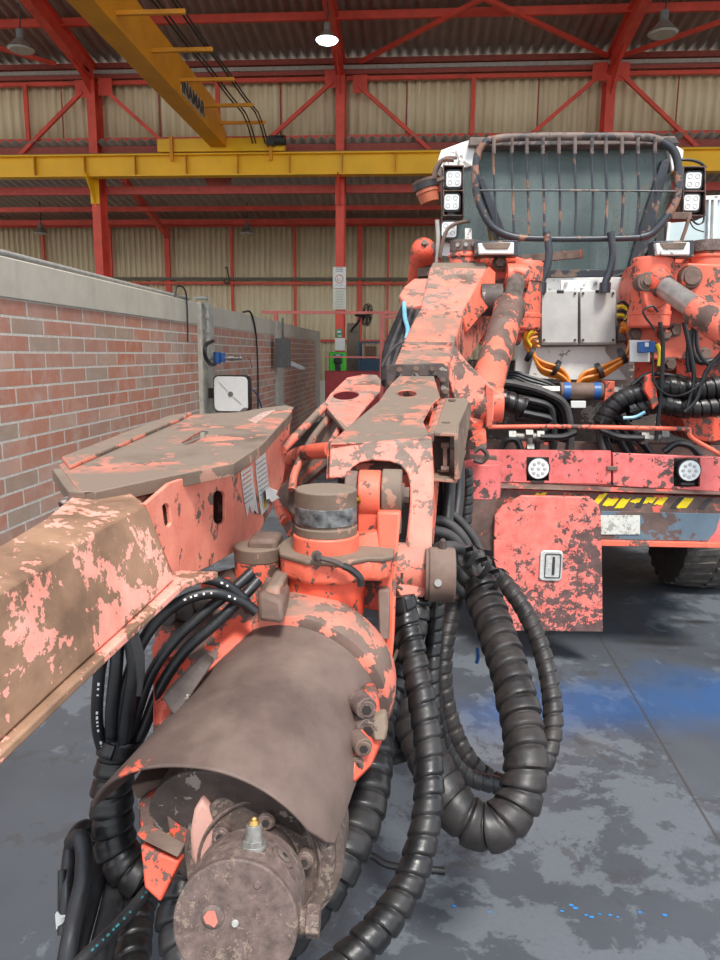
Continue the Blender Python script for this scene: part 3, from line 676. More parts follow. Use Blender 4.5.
a = P(325, 371, 13.6); b = P(386, 371, 13.6)
m = M(); m.box(a.x, b.x, 13.6, 14.0, 0, a.z); tag(obj('red_cabinet', m, simple('red_cabinet', (.42,.04,.045), .5), bevel=.01), 'low red cabinet beneath the green box', 'cabinet')
a = P(347, 330, 16.5); b = P(359, 330, 16.5); m = M(); m.box(a.x, b.x, 16.5, 16.8, 0, a.z+.15); tag(obj('concrete_post', m, simple('brown_concrete', (.24,.20,.15), .9), bevel=.02), 'rough concrete post behind the red railing', 'post')
# fan
c = P(367, 315, 15.5); e = empty('wall_fan', c, 'dark round cage fan turned sideways above the concrete post', 'fan')
ax = V((.93,.35,-.1)).normalized(); f1 = ax.cross(EZ).normalized(); f2 = ax.cross(f1)
m = M()
for rr, dd in ((.24, 0), (.22, .05), (.22, -.05), (.12, .08), (.12, -.08)):
    pts = circ(c+ax*dd, f1, f2, rr, n=24); m.tube(pts+[pts[0]], .006, n=5, sub=1)
for k in range(16):
    t = 2*math.pi*k/16; d = f1*math.cos(t)+f2*math.sin(t); m.tube([c+ax*.085+d*.03, c+ax*.05+d*.22, c+d*.24, c-ax*.05+d*.22, c-ax*.085+d*.03], .005, n=5, sub=1)
obj('cage', m, MAT['darkmetal'], e)
for k in range(4):
    t = 2*math.pi*k/4; d = f1*math.cos(t)+f2*math.sin(t); s_ = ax.cross(d); m = M(); m.prism([c+d*.04-s_*.02, c+d*.20-s_*.07, c+d*.20+s_*.07, c+d*.04+s_*.03], ax*.02); obj('blade', m, MAT['darkmetal'], e)
m = M(); m.cyl(c-ax*.05, c-ax*.25, .07, .06, n=16); obj('motor', m, MAT['darkmetal'], e)
m = M(); m.tube([c-ax*.15, c-ax*.18+V((0,0,-.15)), P(353, 328, 15.9), P(351, 332, 16.6)], .025, n=8); obj('wall_arm', m, MAT['darkmetal'], e)
# blue mesh crate
a = P(359, 342, 16.0); b = P(383, 371, 16.0); e = empty('mesh_cage', ((a.x+b.x)/2, 16.2, 0), 'blue steel mesh cage with stored goods behind the railing', 'cage')
m = M()
for xx in (a.x, b.x):
    for yy in (16.0, 16.6): m.bar((xx, yy, 0), (xx, yy, a.z), .04, .04, up=(0,1,0))
for zz in (a.z, b.z+.3, b.z):
    m.bar((a.x, 16.0, zz), (b.x, 16.0, zz), .03, .03); m.bar((a.x, 16.6, zz), (b.x, 16.6, zz), .03, .03)
for k in range(9): xx = a.x+(b.x-a.x)*k/8; m.bar((xx, 16.0, b.z), (xx, 16.0, a.z), .008, .008, up=(0,1,0))
obj('frame', m, simple('blue_grey_steel', (.05,.10,.14), .5), e)
m = M(); m.box(a.x+.03, b.x-.03, 16.05, 16.55, b.z-.4, (a.z+b.z)/2-.05); obj('side_panel', m, simple('blue_panel', (.04,.09,.16), .5), e)
m = M(); c = P(371, 350, 16.3); m.box(c.x-.12, c.x+.12, 16.2, 16.4, (a.z+b.z)/2-.05, c.z+.08); tag(obj('carton', m, MAT['wood'], bevel=.01), 'small brown carton stored inside the blue mesh cage', 'box')
# ================================================================ THE RIG (carrier)
YB = 4.0
g0 = PZ(612, 600, 0)
rig = empty('drill_rig', (P(612, 470, YB).x, 5.5, 0), 'large chipped orange drilling rig with caged cab parked facing the camera on the right', 'drilling machine')
def pr(name, pts, Y, dy, mat, parent=rig, bevel=.004, holes=None, vec=None):
    m = M(); vec = vec or (0, dy, 0)
    if holes: m.plate(q(pts, Y), [q(h, Y) for h in holes], vec)
    else: m.prism(q(pts, Y), vec)
    return obj(name, m, mat, parent, bevel)
def rc(x0, y0, x1, y1): return [(x0, y0), (x1, y0), (x1, y1), (x0, y1)]
# upper bumper boards with lamp cut-outs
pr('bumper_board', [(470,450),(611,451),(611,484),(470,481)], YB, .03, MAT['bumper'], holes=[rc(526.5,457,549,481)])
pr('bumper_board', [(613,453),(762,459),(762,494),(613,486)], YB, .03, MAT['bumper'], holes=[rc(674,458,700,487)])
pr('lamp_recess', [(472,455),(758,462),(758,490),(472,480)], YB+.09, .05, MAT['darkmetal'])
pr('seam_strap', [(607,466),(618,466.5),(618,471),(607,470.5)], YB-.012, .012, MAT['brown'])
# ledge, tape band, blue panel, lower lip
m = M(); m.hexa(q([(470,481),(760,493)], YB)+list(reversed(q([(471,487.5),(760,496)], YB-.06))), [p+V((0,.03,-.03)) for p in q([(470,481),(760,493)], YB)]+[p+V((0,.05,0)) for p in reversed(q([(471,487.5),(760,496)], YB-.06))])
obj('ledge', m, MAT['ledge'], rig, .003)
bb = pr('bumper_beam', [(470,488),(760,499),(760,547),(470,545)], YB-.02, .4, MAT['bumper'])
m = M(); a = P(471, 470, YB+.1); m.box(a.x, P(762, 470, YB).x, YB+.4, YB+.5, P(600, 545, YB).z, P(600, 452, YB).z); obj('bumper_back', m, MAT['ledge'], rig)
# left block of the bumper, worn
pr('corner_block', [(469,455),(497,456),(497,552),(471,548)], YB-.03, .03, MAT['ledge'])
# hazard tape: slanted stripes inside the band
m = M(); m2 = M()
x = 500
rnd = random.Random(5)
while x < 722:
    y0 = 492+(x-500)*.018; y1 = y0+15
    w_ = rnd.uniform(6, 11); sl = 12
    f0 = rnd.uniform(0, .45); f1 = rnd.uniform(.55, 1)
    if rnd.random() < .80:
        ya, yb_ = y0+(y1-y0)*f0, y0+(y1-y0)*f1
        xa = x+sl*(1-f0); xb = x+sl*(1-f1)
        nn = 5; top = [(xa+w_*t/nn+rnd.uniform(-.8,.8), ya+rnd.uniform(-1.2,1.2)) for t in range(nn+1)]; bot = [(xb+w_*t/nn+rnd.uniform(-.8,.8), yb_+rnd.uniform(-1.2,1.2)) for t in range(nn+1)]
        m.prism(q(top+list(reversed(bot)), YB-.026), (0,.006,0))
    if rnd.random() < .45: m2.prism(q([(x+w_+sl*.8, y0+3), (x+w_+sl*.8+6, y0+2), (x+w_+6, y1-1), (x+w_, y1-2)], YB-.025), (0,.005,0))
    x += 12.5
obj('yellow_tape', m, MAT['yellowtape'], bb, kind='stuff'); obj('black_tape', m2, MAT['ink'], bb, kind='stuff')
pr('tape_base', [(470,489),(760,499),(760,515),(600,511),(470,508)], YB-.022, .01, MAT['ledge'], bb, .001)
pr('blue_panel', [(599,511),(721,514),(716,531),(708,541),(600,539.5)], YB-.028, .01, MAT['blue_grey'], bb, .002)
pr('reflector_plate', rc(600.5,515.5,640,534.5), YB-.034, .008, paint('reflector', (.62,.62,.56), .40, 60, .1, seed=50, worn=(.36,.35,.31)), bb, .001)
pr('lower_lip', [(600,540.5),(760,544),(760,549),(601,546)], YB-.05, .06, MAT['clean'], bb, .003)
# hatch plate
hp = pr('hatch_plate', [(495,516),(503,506),(522,496),(590,497),(599,505),(601,516),(602,560),(603,632),(514,631),(498,583),(500,580),(494,560),(494,541),(497,539),(494,536)], YB-.075, .035, MAT['hatch'], bevel=.004)
m = M(); c = P(551, 565.5, YB-.08); m.loft([rrect(c, .125, .175, .022, EX, EZ), rrect(c+V((0,-.006,0)), .12, .17, .022, EX, EZ)]); la = obj('latch', m, simple('zinc_plate', (.66,.66,.63), .4, .3, .15, 40), hp, .002)
def ring(name, c, w1, h1, w2, h2, r, mat, par, t=.004):
    m = M(); m.plate(rrect(c, w1, h1, r, EX, EZ), [rrect(c, w2, h2, r*.8, EX, EZ)], (0,-t,0)); return obj(name, m, mat, par)
ring('latch_groove', c+V((.008,-.006,0)), .088, .140, .078, .130, .010, MAT['ink'], la)
m = M(); d = c+V((.012,-.006,0)); m.loft([rrect(d, .014, .105, .006, EX, EZ), rrect(d+V((0,-.004,0)), .014, .105, .006, EX, EZ)]); obj('latch_slot', m, MAT['ink'], la)
m = M(); d = c+V((-.022,-.006,0))
for k in range(7): m.box(d.x-.008, d.x, d.y-.002, d.y+.001, d.z-.045+k*.014, d.z-.042+k*.014)
obj('latch_mark', m, MAT['print'], la, kind='stuff')
for a in ((512,498.5),(596,508)): 
    m = M(); p = P(a[0], a[1], YB-.08); m.cyl(p, p+V((0,-.006,0)), .008, n=10); obj('rivet', m, MAT['brown'], hp)
# head lamps in the bumper
for i, (px0, py0) in enumerate(((537.5, 467.5), (687, 469.5))):
    c = P(px0, py0, YB+.02)
    m = M(); m.cyl(c+V((0,.05,0)), c+V((0,-.035,0)), .062, n=32, prof=[(0,.045),(.5,.062),(1,.064)]); hl = obj('headlight', m, MAT['blackp'], rig, .003)
    m = M(); m.cyl(c+V((0,-.034,0)), c+V((0,-.040,0)), .056, n=32); ln = obj('lens', m, MAT['lamp_white'], hl)
    for k in range(9):
        t = 2*math.pi*k/8; rr = 0 if k == 8 else .034; m = M(); p = c+V((math.cos(t)*rr, -.040, math.sin(t)*rr)); m.cyl(p, p+V((0,-.004,0)), .0105, .007, n=12); obj('led', m, MAT['alu'], ln)
    m = M(); m.box(c.x-.035, c.x+.035, c.y-.03, c.y+.03, c.z-.082, c.z-.068); obj('lamp_foot', m, MAT['darkmetal'], hl)
# bumper bolts
for a in ((482,459),(480,478),(600,459),(631,459),(716,462),(575,459)):
    p = P(a[0], a[1], YB); m = M(); m.cyl(p, p+V((0,-.008,0)), .009, n=10); obj('bolt', m, MAT['brown'], rig)
# red pipe guard above the bumper
m = M(); m.tube(q([(488,427),(560,426.5),(640,428),(690,429)], 4.12), .013, n=10); m.tube(q([(689,429),(692,438),(716,452),(722,456)], 4.12), .013, n=8); obj('guard_bar', m, MAT['clean'], rig)
# frame members below the deck
m = M(); m.box(P(600, 470, 4.5).x, P(604, 470, 4.5).x+.03, 4.5, 4.6, .8, 1.6); obj('centre_strut', m, MAT['clean'], rig, .004)
a = P(478, 470, 4.5).x; b = P(760, 470, 4.5).x
m = M(); m.box(a, b, 4.45, 7.5, .72, .80); obj('deck_plate', m, MAT['grime'], rig, .004)
m = M(); m.box(a+.1, b-.1, 5.9, 8.5, .8, 1.7); m.box(a+.3, b-.3, 6.6, 8.0, .45, .72); obj('chassis', m, MAT['grime'], rig, .01)
m = M(); m.box(a, a+.05, 4.4, 5.6, .8, 1.05); m.box(b-.05, b, 4.4, 5.6, .8, 1.05); obj('side_plate', m, MAT['clean'], rig, .01)
# right lower orange drum
m = M(); p = P(706, 410, 4.5); m.cyl(p+V((0,.3,0)), p+V((0,-.1,0)), .18, n=32, prof=[(0,.2),(.85,.2),(1,.18)]); rb = obj('slew_drum', m, MAT['deep'], rig, .004)
for a_ in ((703,414),(680,400),(716,398),(690,432)):
    m = M(); pp = P(a_[0], a_[1], 4.38); m.hexbolt(pp+V((0,.02,0)), (0,-1,0), .018, .03); obj('bolt', m, MAT['brown'], rb)
# tyres
def tyre(px, side):
    c = V((PX(0,0,1).x*0+P(px, 500, 5.57).x, 5.62, .50)); e = M(); n = 64
    w_ = .22; prof = [(-w_, .30), (-w_*1.08, .40), (-w_, .475), (-w_*.8, .50), (w_*.8, .50), (w_, .475), (w_*1.08, .40), (w_, .30)]
    e.loft([[c+V((xx, rr*math.cos(2*math.pi*i/n), rr*math.sin(2*math.pi*i/n))) for i in range(n)] for xx, rr in prof])
    o = obj('tyre', e, MAT['tire'], rig, 0)
    e = M()
    for i in range(28):
        for sg in (-1, 1):
            t = 2*math.pi*(i+(.5 if sg > 0 else 0))/28
            def at(xx, dt, rr): return c+V((xx*sg, rr*math.cos(t+dt), rr*math.sin(t+dt)))
            e.hexa([at(.01,-.05,.485), at(w_*1.02,.02,.455), at(w_*1.02,.12,.455), at(.01,.05,.485)], [at(.01,-.05,.515), at(w_*1.02,.02,.495), at(w_*1.02,.12,.495), at(.01,.05,.515)])
    obj('tread', e, MAT['tire'], o, .006, kind='stuff')
    e = M(); e.cyl(c-V((w_*.7,0,0)), c+V((w_*.7,0,0)), .3, n=32); obj('wheel_rim', e, MAT['deep'], o)
tyre(700, 1); tyre(530, -1)
# ---- cab
YCb = 4.95
CI = simple('cab_interior', (.06,.068,.068), .7, var=.05, scale=2)
m = M(); a = P(470, 143, 5.2); b = P(676, 143, 5.2); fl_ = P(560, 330, 5.2).z
m.box(a.x, b.x, 5.1, 6.8, a.z-.14, a.z-.06); cab = obj('cab', m, CI, rig, .02)
m = M(); m.box(a.x, b.x, 5.1, 6.8, fl_-.05, fl_+.25); obj('cab_floor', m, CI, cab)
m = M(); f_ = [V((a.x,6.75,fl_)), V((b.x,6.75,fl_)), V((b.x,6.75,a.z)), V((a.x,6.75,a.z))]; w0, w1 = a.x+.25, b.x-.25; z0_, z1_ = fl_+.75, a.z-.18
m.plate(f_, [[V((w0,6.75,z0_)), V((w1,6.75,z0_)), V((w1,6.75,z1_)), V((w0,6.75,z1_))]], (0,.05,0)); obj('cab_back', m, CI, cab)
for xx in (a.x, b.x-.05):
    m = M(); m.box(xx, xx+.05, 5.3, 6.8, fl_, fl_+.75); obj('cab_side', m, CI, cab)
    for yy in (5.3, 6.0, 6.72):
        m = M(); m.box(xx, xx+.05, yy, yy+.07, fl_+.7, a.z); obj('cab_post', m, CI, cab)
# roof edge and white corner panels
pr('roof_visor', [(470,137),(676,136),(680,144),(468,146)], 4.95, .5, MAT['frame_top'], cab, .008)
pr('corner_panel', [(437,163),(441,150),(468,140),(479,141),(473,166),(446,172)], 5.0, .25, MAT['white'], cab, .006)
pr('corner_panel', [(668,140),(684,150),(683,158),(672,172)], 5.0, .25, MAT['white'], cab, .006)
pr('side_post', [(441,170),(475,163),(488,232),(495,300),(455,300),(442,245)], 5.02, .10, MAT['glass'], cab)
pr('windscreen', [(483,146),(668,146),(672,190),(660,232),(640,262),(634,330),(520,330),(507,262),(492,232),(476,190)], 5.05, .02, MAT['glass'], cab)
for pts in ([(478,180),(484,176),(517,262),(522,330),(513,330),(507,262)], [(662,160),(671,158),(652,236),(638,270),(634,330),(626,330),(630,262),(640,228)]):
    pr('window_post', pts, 5.0, .06, MAT['black_frame'], cab, .006)
pr('sill_panel', [(500,270),(655,269),(655,277),(500,278)], 4.99, .05, MAT['black_frame'], cab)
# inside: seat, console seen through the glass
m = M(); a = P(545, 300, 5.6); b = P(600, 210, 5.6); m.box(a.x, b.x, 5.6, 5.75, a.z, b.z); obj('seat_back', m, simple('seat_cloth', (.10,.11,.11), .8), cab, .05)
m = M(); a = P(525, 305, 5.4); b = P(640, 285, 5.4); m.box(a.x, b.x, 5.35, 5.6, a.z, b.z); obj('dashboard', m, MAT['greybox'], cab, .03)
for k, (x0, y0, x1, y1) in enumerate(((560,330,652,286),(566,331,660,293))):
    m = M(); m.tube(q([(x0-10,308),(x0+30,296+k*6),(600+k*8,284+k*5),(650,262)], 4.98), .009, n=6); obj('wiper_cable', m, MAT['black'], cab)
# brown bar across the lower glass
m = M(); m.bar(P(505, 261, 4.85), P(583, 254, 4.85), .04, .05); obj('cross_bar', m, MAT['brown'], rig, .003)
# ---- protective grille
gr = obj('protective_grille', (lambda m: (m.tube(q([(497,139),(486,142),(478,153),(475.5,175),(476,190),(480,205),(489,223),(500,232),(512,236.5),(521,238)], 4.72), .024, n=12), m.tube(q([(521,238),(560,239),(612,238.5),(640,237.5)], 4.72), .019, n=12), m.tube(q([(640,237.5),(652,233),(665,219),(674,205),(678,190),(678,165),(673,150),(661,141)], 4.72), .024, n=12), m)[3])(M()), MAT['rustbar'], rig)
m = M(); m.tube(q([(496,139),(510,137.5),(560,136.5),(640,137),(662,141)], 4.72), .024, n=12); obj('top_tube', m, MAT['frame_top'], gr)
for px0, rx in ((494,1),(512,0),(527,0),(543,0),(559,1),(575,0),(592,1),(606,1),(622,1),(638,0),(655,0)):
    t = (px0-575)/80
    ybot = 238 if 510 < px0 < 645 else 229
    m = M(); m.tube(q([(px0,143),(px0-1,152),(px0+1,200),(px0+2.5*(-t),ybot)], 4.73), .0085, n=6); obj('bar', m, MAT['rustbar'], gr)
    m = M(); m.tube(q([(px0,137),(px0,154)], 4.70), .011, n=6); obj('bar_end', m, MAT['frame_top'], gr)
m = M(); m.tube(q([(478,190.5),(577,190.5),(678,191.5)], 4.71), .006, n=6); obj('cross_wire', m, MAT['black_frame'], gr)
for px0 in (546, 610):
    sg = -1 if px0 < 570 else 1
    m = M(); m.tube(q([(px0+.5,232),(px0+2,242),(px0+3,255),(px0+.5,269),(px0-4,281),(px0-5,287)], 4.66), .023, n=12); obj('bent_leg', m, MAT['rustbar'], gr)
    m = M(); p = P(px0-5, 286, 4.66); m.cyl(p+V((0,0,.02)), p+V((0,0,-.04)), .034, n=14); obj('foot', m, MAT['black_frame'], gr)
# ---- square work lamps in their housings
def lamp_box(pts, Y, cells, lab):
    h = pr('lamp_housing', pts, Y, .22, paint('lamp_box_paint', (.03,.028,.028), .5, 18, .3, seed=55, worn=(.16,.09,.065)), rig, .003) if False else None
    xs = [a[0] for a in pts]; ys = [a[1] for a in pts]
    x0, x1, y0, y1 = min(xs), max(xs), min(ys), max(ys); m = M(); t = 1.2
    def sh(ax0, ay0, ax1, ay1, d=.16, yy=0): m.prism(q(rc(ax0, ay0, ax1, ay1), Y+yy), (0, d, 0))
    sh(x0, y0, x0+t, y1); sh(x1-t, y0, x1, y1); sh(x0+t, y0, x1-t, y0+t); sh(x0+t, y1-t, x1-t, y1); sh(x0+t, (y0+y1)/2-.6, x1-t, (y0+y1)/2+.6); sh(x0, y0, x1, y1, .01, .16)
    return obj('lamp_housing', m, MB_, rig, .002)
MB_ = paint('lamp_box_paint', (.05,.04,.038), .62, 18, .3, seed=55, worn=(.15,.085,.06))
def work_lamp(px, py, Y, s, parent):
    c = P(px, py, Y); m = M(); m.loft([rrect(c+V((0,.06,0)), s*.8, s*.8, s*.2, EX, EZ), rrect(c, s, s, s*.22, EX, EZ), rrect(c-V((0,.012,0)), s, s, s*.22, EX, EZ)]); o = obj('work_lamp', m, MAT['blackp'], parent)
    m = M(); m.loft([rrect(c-V((0,.012,0)), s*.82, s*.82, s*.16, EX, EZ), rrect(c-V((0,.018,0)), s*.80, s*.80, s*.15, EX, EZ)]); l = obj('lens', m, MAT['lamp_white'], o)
    for dx in (-1, 1):
        for dz in (-1, 1):
            p = c+V((dx*s*.2, -.018, dz*s*.2)); m = M(); m.plate(circ(p, EX, EZ, s*.13, n=14), [circ(p, EX, EZ, s*.095, n=14)], (0,-.002,0)); obj('led', m, MAT['steel'], l)
    m = M(); m.bar(c+V((0,.02,-s*.5)), c+V((0,.02,-s*.64)), s*.4, .03); obj('lamp_bracket', m, MB_, o)
h1 = lamp_box([(443,165),(464,216)], 4.85, 2, 'l'); work_lamp(453.5, 179.5, 4.88, .115, h1); work_lamp(451.5, 202.5, 4.88, .115, h1)
work_lamp(449, 230, 4.85, .115, rig)
h2 = lamp_box([(683,166),(706,216)], 4.85, 2, 'r'); work_lamp(692.5, 181, 4.88, .115, h2); work_lamp(690.5, 203, 4.88, .115, h2)
m = M(); m.tube(q([(676,160),(690,160),(700,163),(706,168)], 4.9), .009, n=6); m.tube(q([(690,218),(697,224),(703,222),(704,214)], 4.85), .006, n=6); m.tube(q([(688,218),(694,228),(704,232)], 4.85), .004, n=6); obj('lamp_wire', m, MAT['black'], rig)
m = M(); m.tube(q([(689,217),(686,228),(681,242)], 4.83), .012, n=8); m.prism(q([(672,212),(692,212),(692,219),(672,219)], 4.84), (0,.06,0)); obj('lamp_support', m, MAT['brown'], rig, .003)
# left wiring and support beside the lamps
m = M(); m.tube(q([(454,160),(443,160),(436,168),(433,182)], 4.84), .014, n=8); m.tube(q([(457,158),(446,158),(439,166),(434,180)], 4.86), .010, n=8); obj('lamp_conduit', m, MAT['brown'], rig); m = M(); m.tube(q([(470,221),(455,224),(446,232),(441,250),(440,258)], 4.8), .011, n=8); obj('lamp_conduit', m, MAT['brown'], rig)
m = M(); m.tube(q([(437,220),(438,240),(436,268)], 4.82), .014, n=10); obj('hand_post', m, MAT['galv'], rig)
pr('small_white_box', rc(465,228,472,243), 4.8, .03, MAT['white'], rig, .003)
pr('white_side_panel', [(442,238),(455,238),(455,256),(442,256)], 4.9, .02, MAT['white'], rig, .002)
# beacon tilted, hanging left of the cab
a = P(425, 184, 4.85); b = P(430, 203, 4.85)
m = M(); m.cyl(a, b, .072, n=24, prof=[(0,.074),(.35,.07),(.5,.072),(.52,.066),(1,.06)]); bc = obj('beacon', m, MAT['beacon'], rig, .004)
m = M(); dd = (b-a).normalized(); m.cyl(a-dd*.005, a+dd*.035, .079, n=24); obj('beacon_band', m, MAT['blackp'], bc, .002)
m = M(); m.cyl(a-dd*.02, a-dd*.005, .085, .080, n=24); m.bar(a+V((.02,0,.0)), P(444, 178, 4.85), .03, .02); obj('beacon_cap', m, MAT['brown'], bc)
# lamp boxes on the pivots
for x0, x1, y0, y1 in ((478,514,242,254), (656,690,242,255)):
    o = pr('white_lamp', [(x0,y0+1),(x1,y0),(x1,y1),(x0+1,y1)], 4.30, .10, MAT['white'], rig, .006)
    pr('lamp_recess', [(x0+4,y0+1),(x1-3,y0+.5),(x1-6,y0+7),(x0+8,y0+7)], 4.294, .012, MAT['dusty'], o, .002)
    pr('lamp_holder', [(x0-3,y0-1),(x1+4,y0-2),(x1+4,y1+2),(x0-3,y1+2)], 4.34, .10, MAT['black_frame'], o, .004)
# window frame leaning at the far right (white)
wf = pr('white_window_frame', [(668,223),(695,221),(693,200),(722,197),(722,252),(664,258)], 5.6, .05, MAT['paneglass'], rig)
for pts in ([(664,258),(668,222),(671,222),(667,258)], [(714,196),(718,196),(716,252),(712,252)], [(697,196),(722,195),(722,200),(697,200)], [(709,200),(711,200),(709,252),(707,252)]):
    pr('frame_bar', pts, 5.57, .06, simple('window_white', (.80,.80,.78), .4), wf, .003)
# ---- control boxes
pr('backing_panel', [(536,278),(629,277),(632,330),(628,383),(514,383),(519,330)], 4.92, .05, MAT['white'], rig)
pr('bracket_plate', [(561,280),(599,280),(599,292),(561,292)], 4.80, .02, MAT['white'], rig, .003)
for a_ in ((566,284),(595,284)):
    p = P(a_[0], a_[1], 4.79); m = M(); m.cyl(p, p+V((0,-.01,0)), .012, n=10); obj('bolt', m, MAT['steel'], rig)
for x0, x1, lab in ((541,579,'l'),(580,617,'r')):
    b_ = pr('control_box', [(x0,291),(x1-.7,291),(x1-.7,345),(x0,345)], 4.72, .22, MAT['alu'], rig, .006)
    pr('lid', [(x0+.5,290.5),(x1-1.2,290.5),(x1-1.2,343),(x0+.5,343)], 4.705, .02, MAT['alu'], b_, .004)
    for a_ in ((x0+3,293.5),(x1-4,293.5),(x0+3,340),(x1-4,340)):
        p = P(a_[0], a_[1], 4.70); m = M(); m.cyl(p, p+V((0,-.006,0)), .008, n=8); obj('screw', m, MAT['darkmetal'], b_)
    pr('tab', rc((x0+x1)/2-3,290,(x0+x1)/2+4,293), 4.70, .01, MAT['blackp'], b_)
    for k in range(5):
        xx = x0-1 if x0 < 560 else x1+.5; p = P(xx, 312+k*7, 4.82); m = M(); dx = -.05 if x0 < 560 else .05; m.cyl(p, p+V((dx,0,0)), .016, n=10); obj('cable_gland', m, MAT['brass'] if k % 2 else MAT['steel'], b_)
pr('lower_tray', [(536,347),(606,346),(606,352),(628,380),(560,380),(528,378)], 4.80, .03, MAT['white'], rig, .004)
pr('socket_block', rc(618,326,632,341), 4.8, .1, simple('grey_socket', (.24,.24,.23), .6), rig, .006)
# blue valve on the rail under the boxes
c = P(581, 391, 4.55)
m = M(); m.cyl(c+V((-.13,0,0)), c+V((.13,0,0)), .052, n=24); vv = obj('inline_filter', m, MAT['brown'], rig, .004)
for dx in (-.11, .07):
    m = M(); m.cyl(c+V((dx,0,0)), c+V((dx+.04,0,0)), .054, n=24); obj('blue_band', m, MAT['blue'], vv)
m = M(); m.cyl(c+V((-.32,0,0)), c+V((.36,0,.01)), .022, n=14); m.cyl(c+V((-.24,0,0)), c+V((-.13,0,0)), .033, n=6); m.cyl(c+V((.13,0,0)), c+V((.22,0,0)), .033, n=6); obj('pipe_fitting', m, MAT['fitting'], vv)
pr('small_white_plate', rc(571,401,586,408), 4.5, .02, MAT['white'], rig, .003)
# ---- boom pivots (both sides)
def pivot(cx, r, y0, y1, yc, nm, Y=4.45, sx=1):
    a = P(cx, y0, Y); b = P(cx, y1, Y)
    m = M(); L = (a-b).length
    m.cyl(b, V((b.x, b.y, a.z)), r, n=40, prof=[(0,r*.92),(.03,r),(.18,r),(.185,r*1.03),(.24,r*1.03),(.245,r*.97),(.70,r*.97),(.705,r*1.02),(.76,r*1.02),(.765,r),(.97,r),(1,r*.93)])
    return obj(nm, m, MAT['clean'], rig, .003)
pv = pivot(648, .118, 258, 328, 0, 'pivot_column')
pv2 = pivot(522, .105, 262, 330, 0, 'pivot_column')
for cx, y0 in ((464,241),(707,241)):
    a = P(cx, 268, 4.5); m = M(); m.cyl(a-V((0,0,.1)), V((a.x, a.y, P(cx, y0+1, 4.5).z)), .09, n=32, prof=[(0,.09),(.62,.09),(.63,.098),(.7,.098),(.71,.085),(1,.085)]); o = obj('kingpin_housing', m, MAT['clean'] if cx < 500 else MAT['clean'], rig, .004)
    m = M(); zt_ = P(cx, y0+1, 4.5).z; m.cyl((a.x,a.y,zt_-.06), (a.x,a.y,zt_+.004), .088 if cx < 500 else .105, n=32); bd = obj('cap_band', m, MAT['cap'], o, .003)
    for k in (-1, 0, 1):
        m = M(); t = math.radians(-90+k*28); m.cyl((a.x+.085*math.cos(t), a.y+.085*math.sin(t), zt_-.028), (a.x+.10*math.cos(t), a.y+.10*math.sin(t), zt_-.028), .012, n=8); obj('stud', m, MAT['steel'], bd)
# body blocks
pr('pivot_body', [(478,256),(515,256),(536,262),(537,300),(520,345),(490,350),(476,300)], 4.5, .35, MAT['deep'], rig, .012)
pr('pivot_body', [(640,262),(660,256),(760,256),(760,360),(650,360),(634,330),(634,285)], 4.55, .35, MAT['clean'], rig, .012)
pr('pivot_ear', [(512,262),(532,258),(537,290),(533,330),(514,335)], 4.38, .06, MAT['clean'], rig, .006)
pr('upper_arm_block', [(668,262),(718,264),(760,268),(760,330),(700,318),(676,300)], 4.40, .12, MAT['clean'], rig, .010)
pr('fork_cheek', [(640,278),(664,268),(676,288),(670,302),(652,312),(645,306)], 4.28, .06, MAT['clean'], rig, .010)
m = M(); p = P(647, 281.5, 4.27); m.cyl(p+V((0,.1,0)), p, .052, n=24); m.hexbolt(p, (0,-1,0), .024, .02); obj('cheek_pin', m, MAT['brown'], rig, .003)
m = M(); p = P(692, 277, 4.36); m.cyl(p+V((0,.06,0)), p, .075, .06, n=24); m.cyl(p, p+V((0,-.012,0)), .045, n=20); obj('round_flange', m, MAT['brown'], rig, .003)
for a_, Y in (((667,334),4.5),((671,364),4.5),((706,354),4.45),((652,348),4.5),((636,334),4.5),((460,268),4.4),((500,262),4.42),((676,330),4.5),((724,330),4.5)):
    p = P(a_[0], a_[1], Y); m = M(); m.hexbolt(p+V((0,.04,0)), (0,-1,0), .028, .05); obj('bolt', m, MAT['brown'], rig)
pr('rear_plate', [(636,330),(765,330),(765,402),(636,396)], 4.75, .04, MAT['deep'], rig, .004)
pr('rear_rib', [(676,330),(684,330),(684,392),(676,392)], 4.66, .09, MAT['deep'], rig, .004)
# lift cylinder of the right boom
a = P(660, 284, 4.3); b = P(699, 311, 3.98); c = P(712, 322, 3.90); d = P(790, 372, 3.5)
m = M(); m.cyl(a, b, .058, n=28); lc = obj('lift_rod', m, MAT['chrome'], rig)
m = M(); m.cyl(P(696, 309, 4.0), d, .088, n=32, prof=[(0,.078),(.02,.088),(.05,.088),(.055,.082),(1,.082)]); obj('lift_barrel', m, MAT['cyl'], rig, .003)
m = M(); m.cyl(P(652, 279, 4.34), a+(b-a)*.12, .070, n=28); obj('rod_eye', m, MAT['deep'], lc, .004)
# small panel with blue device
pr('device_plate', [(630,340),(650,340),(650,362),(630,362)], 4.44, .02, MAT['white'], rig, .003)
o = pr('blue_relay', [(640,342),(655,341),(655,352),(640,353)], 4.36, .06, MAT['blue'], rig, .004); pr('relay_label', rc(645,342.5,649,347), 4.355, .01, MAT['paper'], o)
m = M(); m.tube(q([(657,344),(660,352),(659,366)], 4.36), .012, n=6); obj('yellow_lead', m, MAT['yellow_cable'], rig)
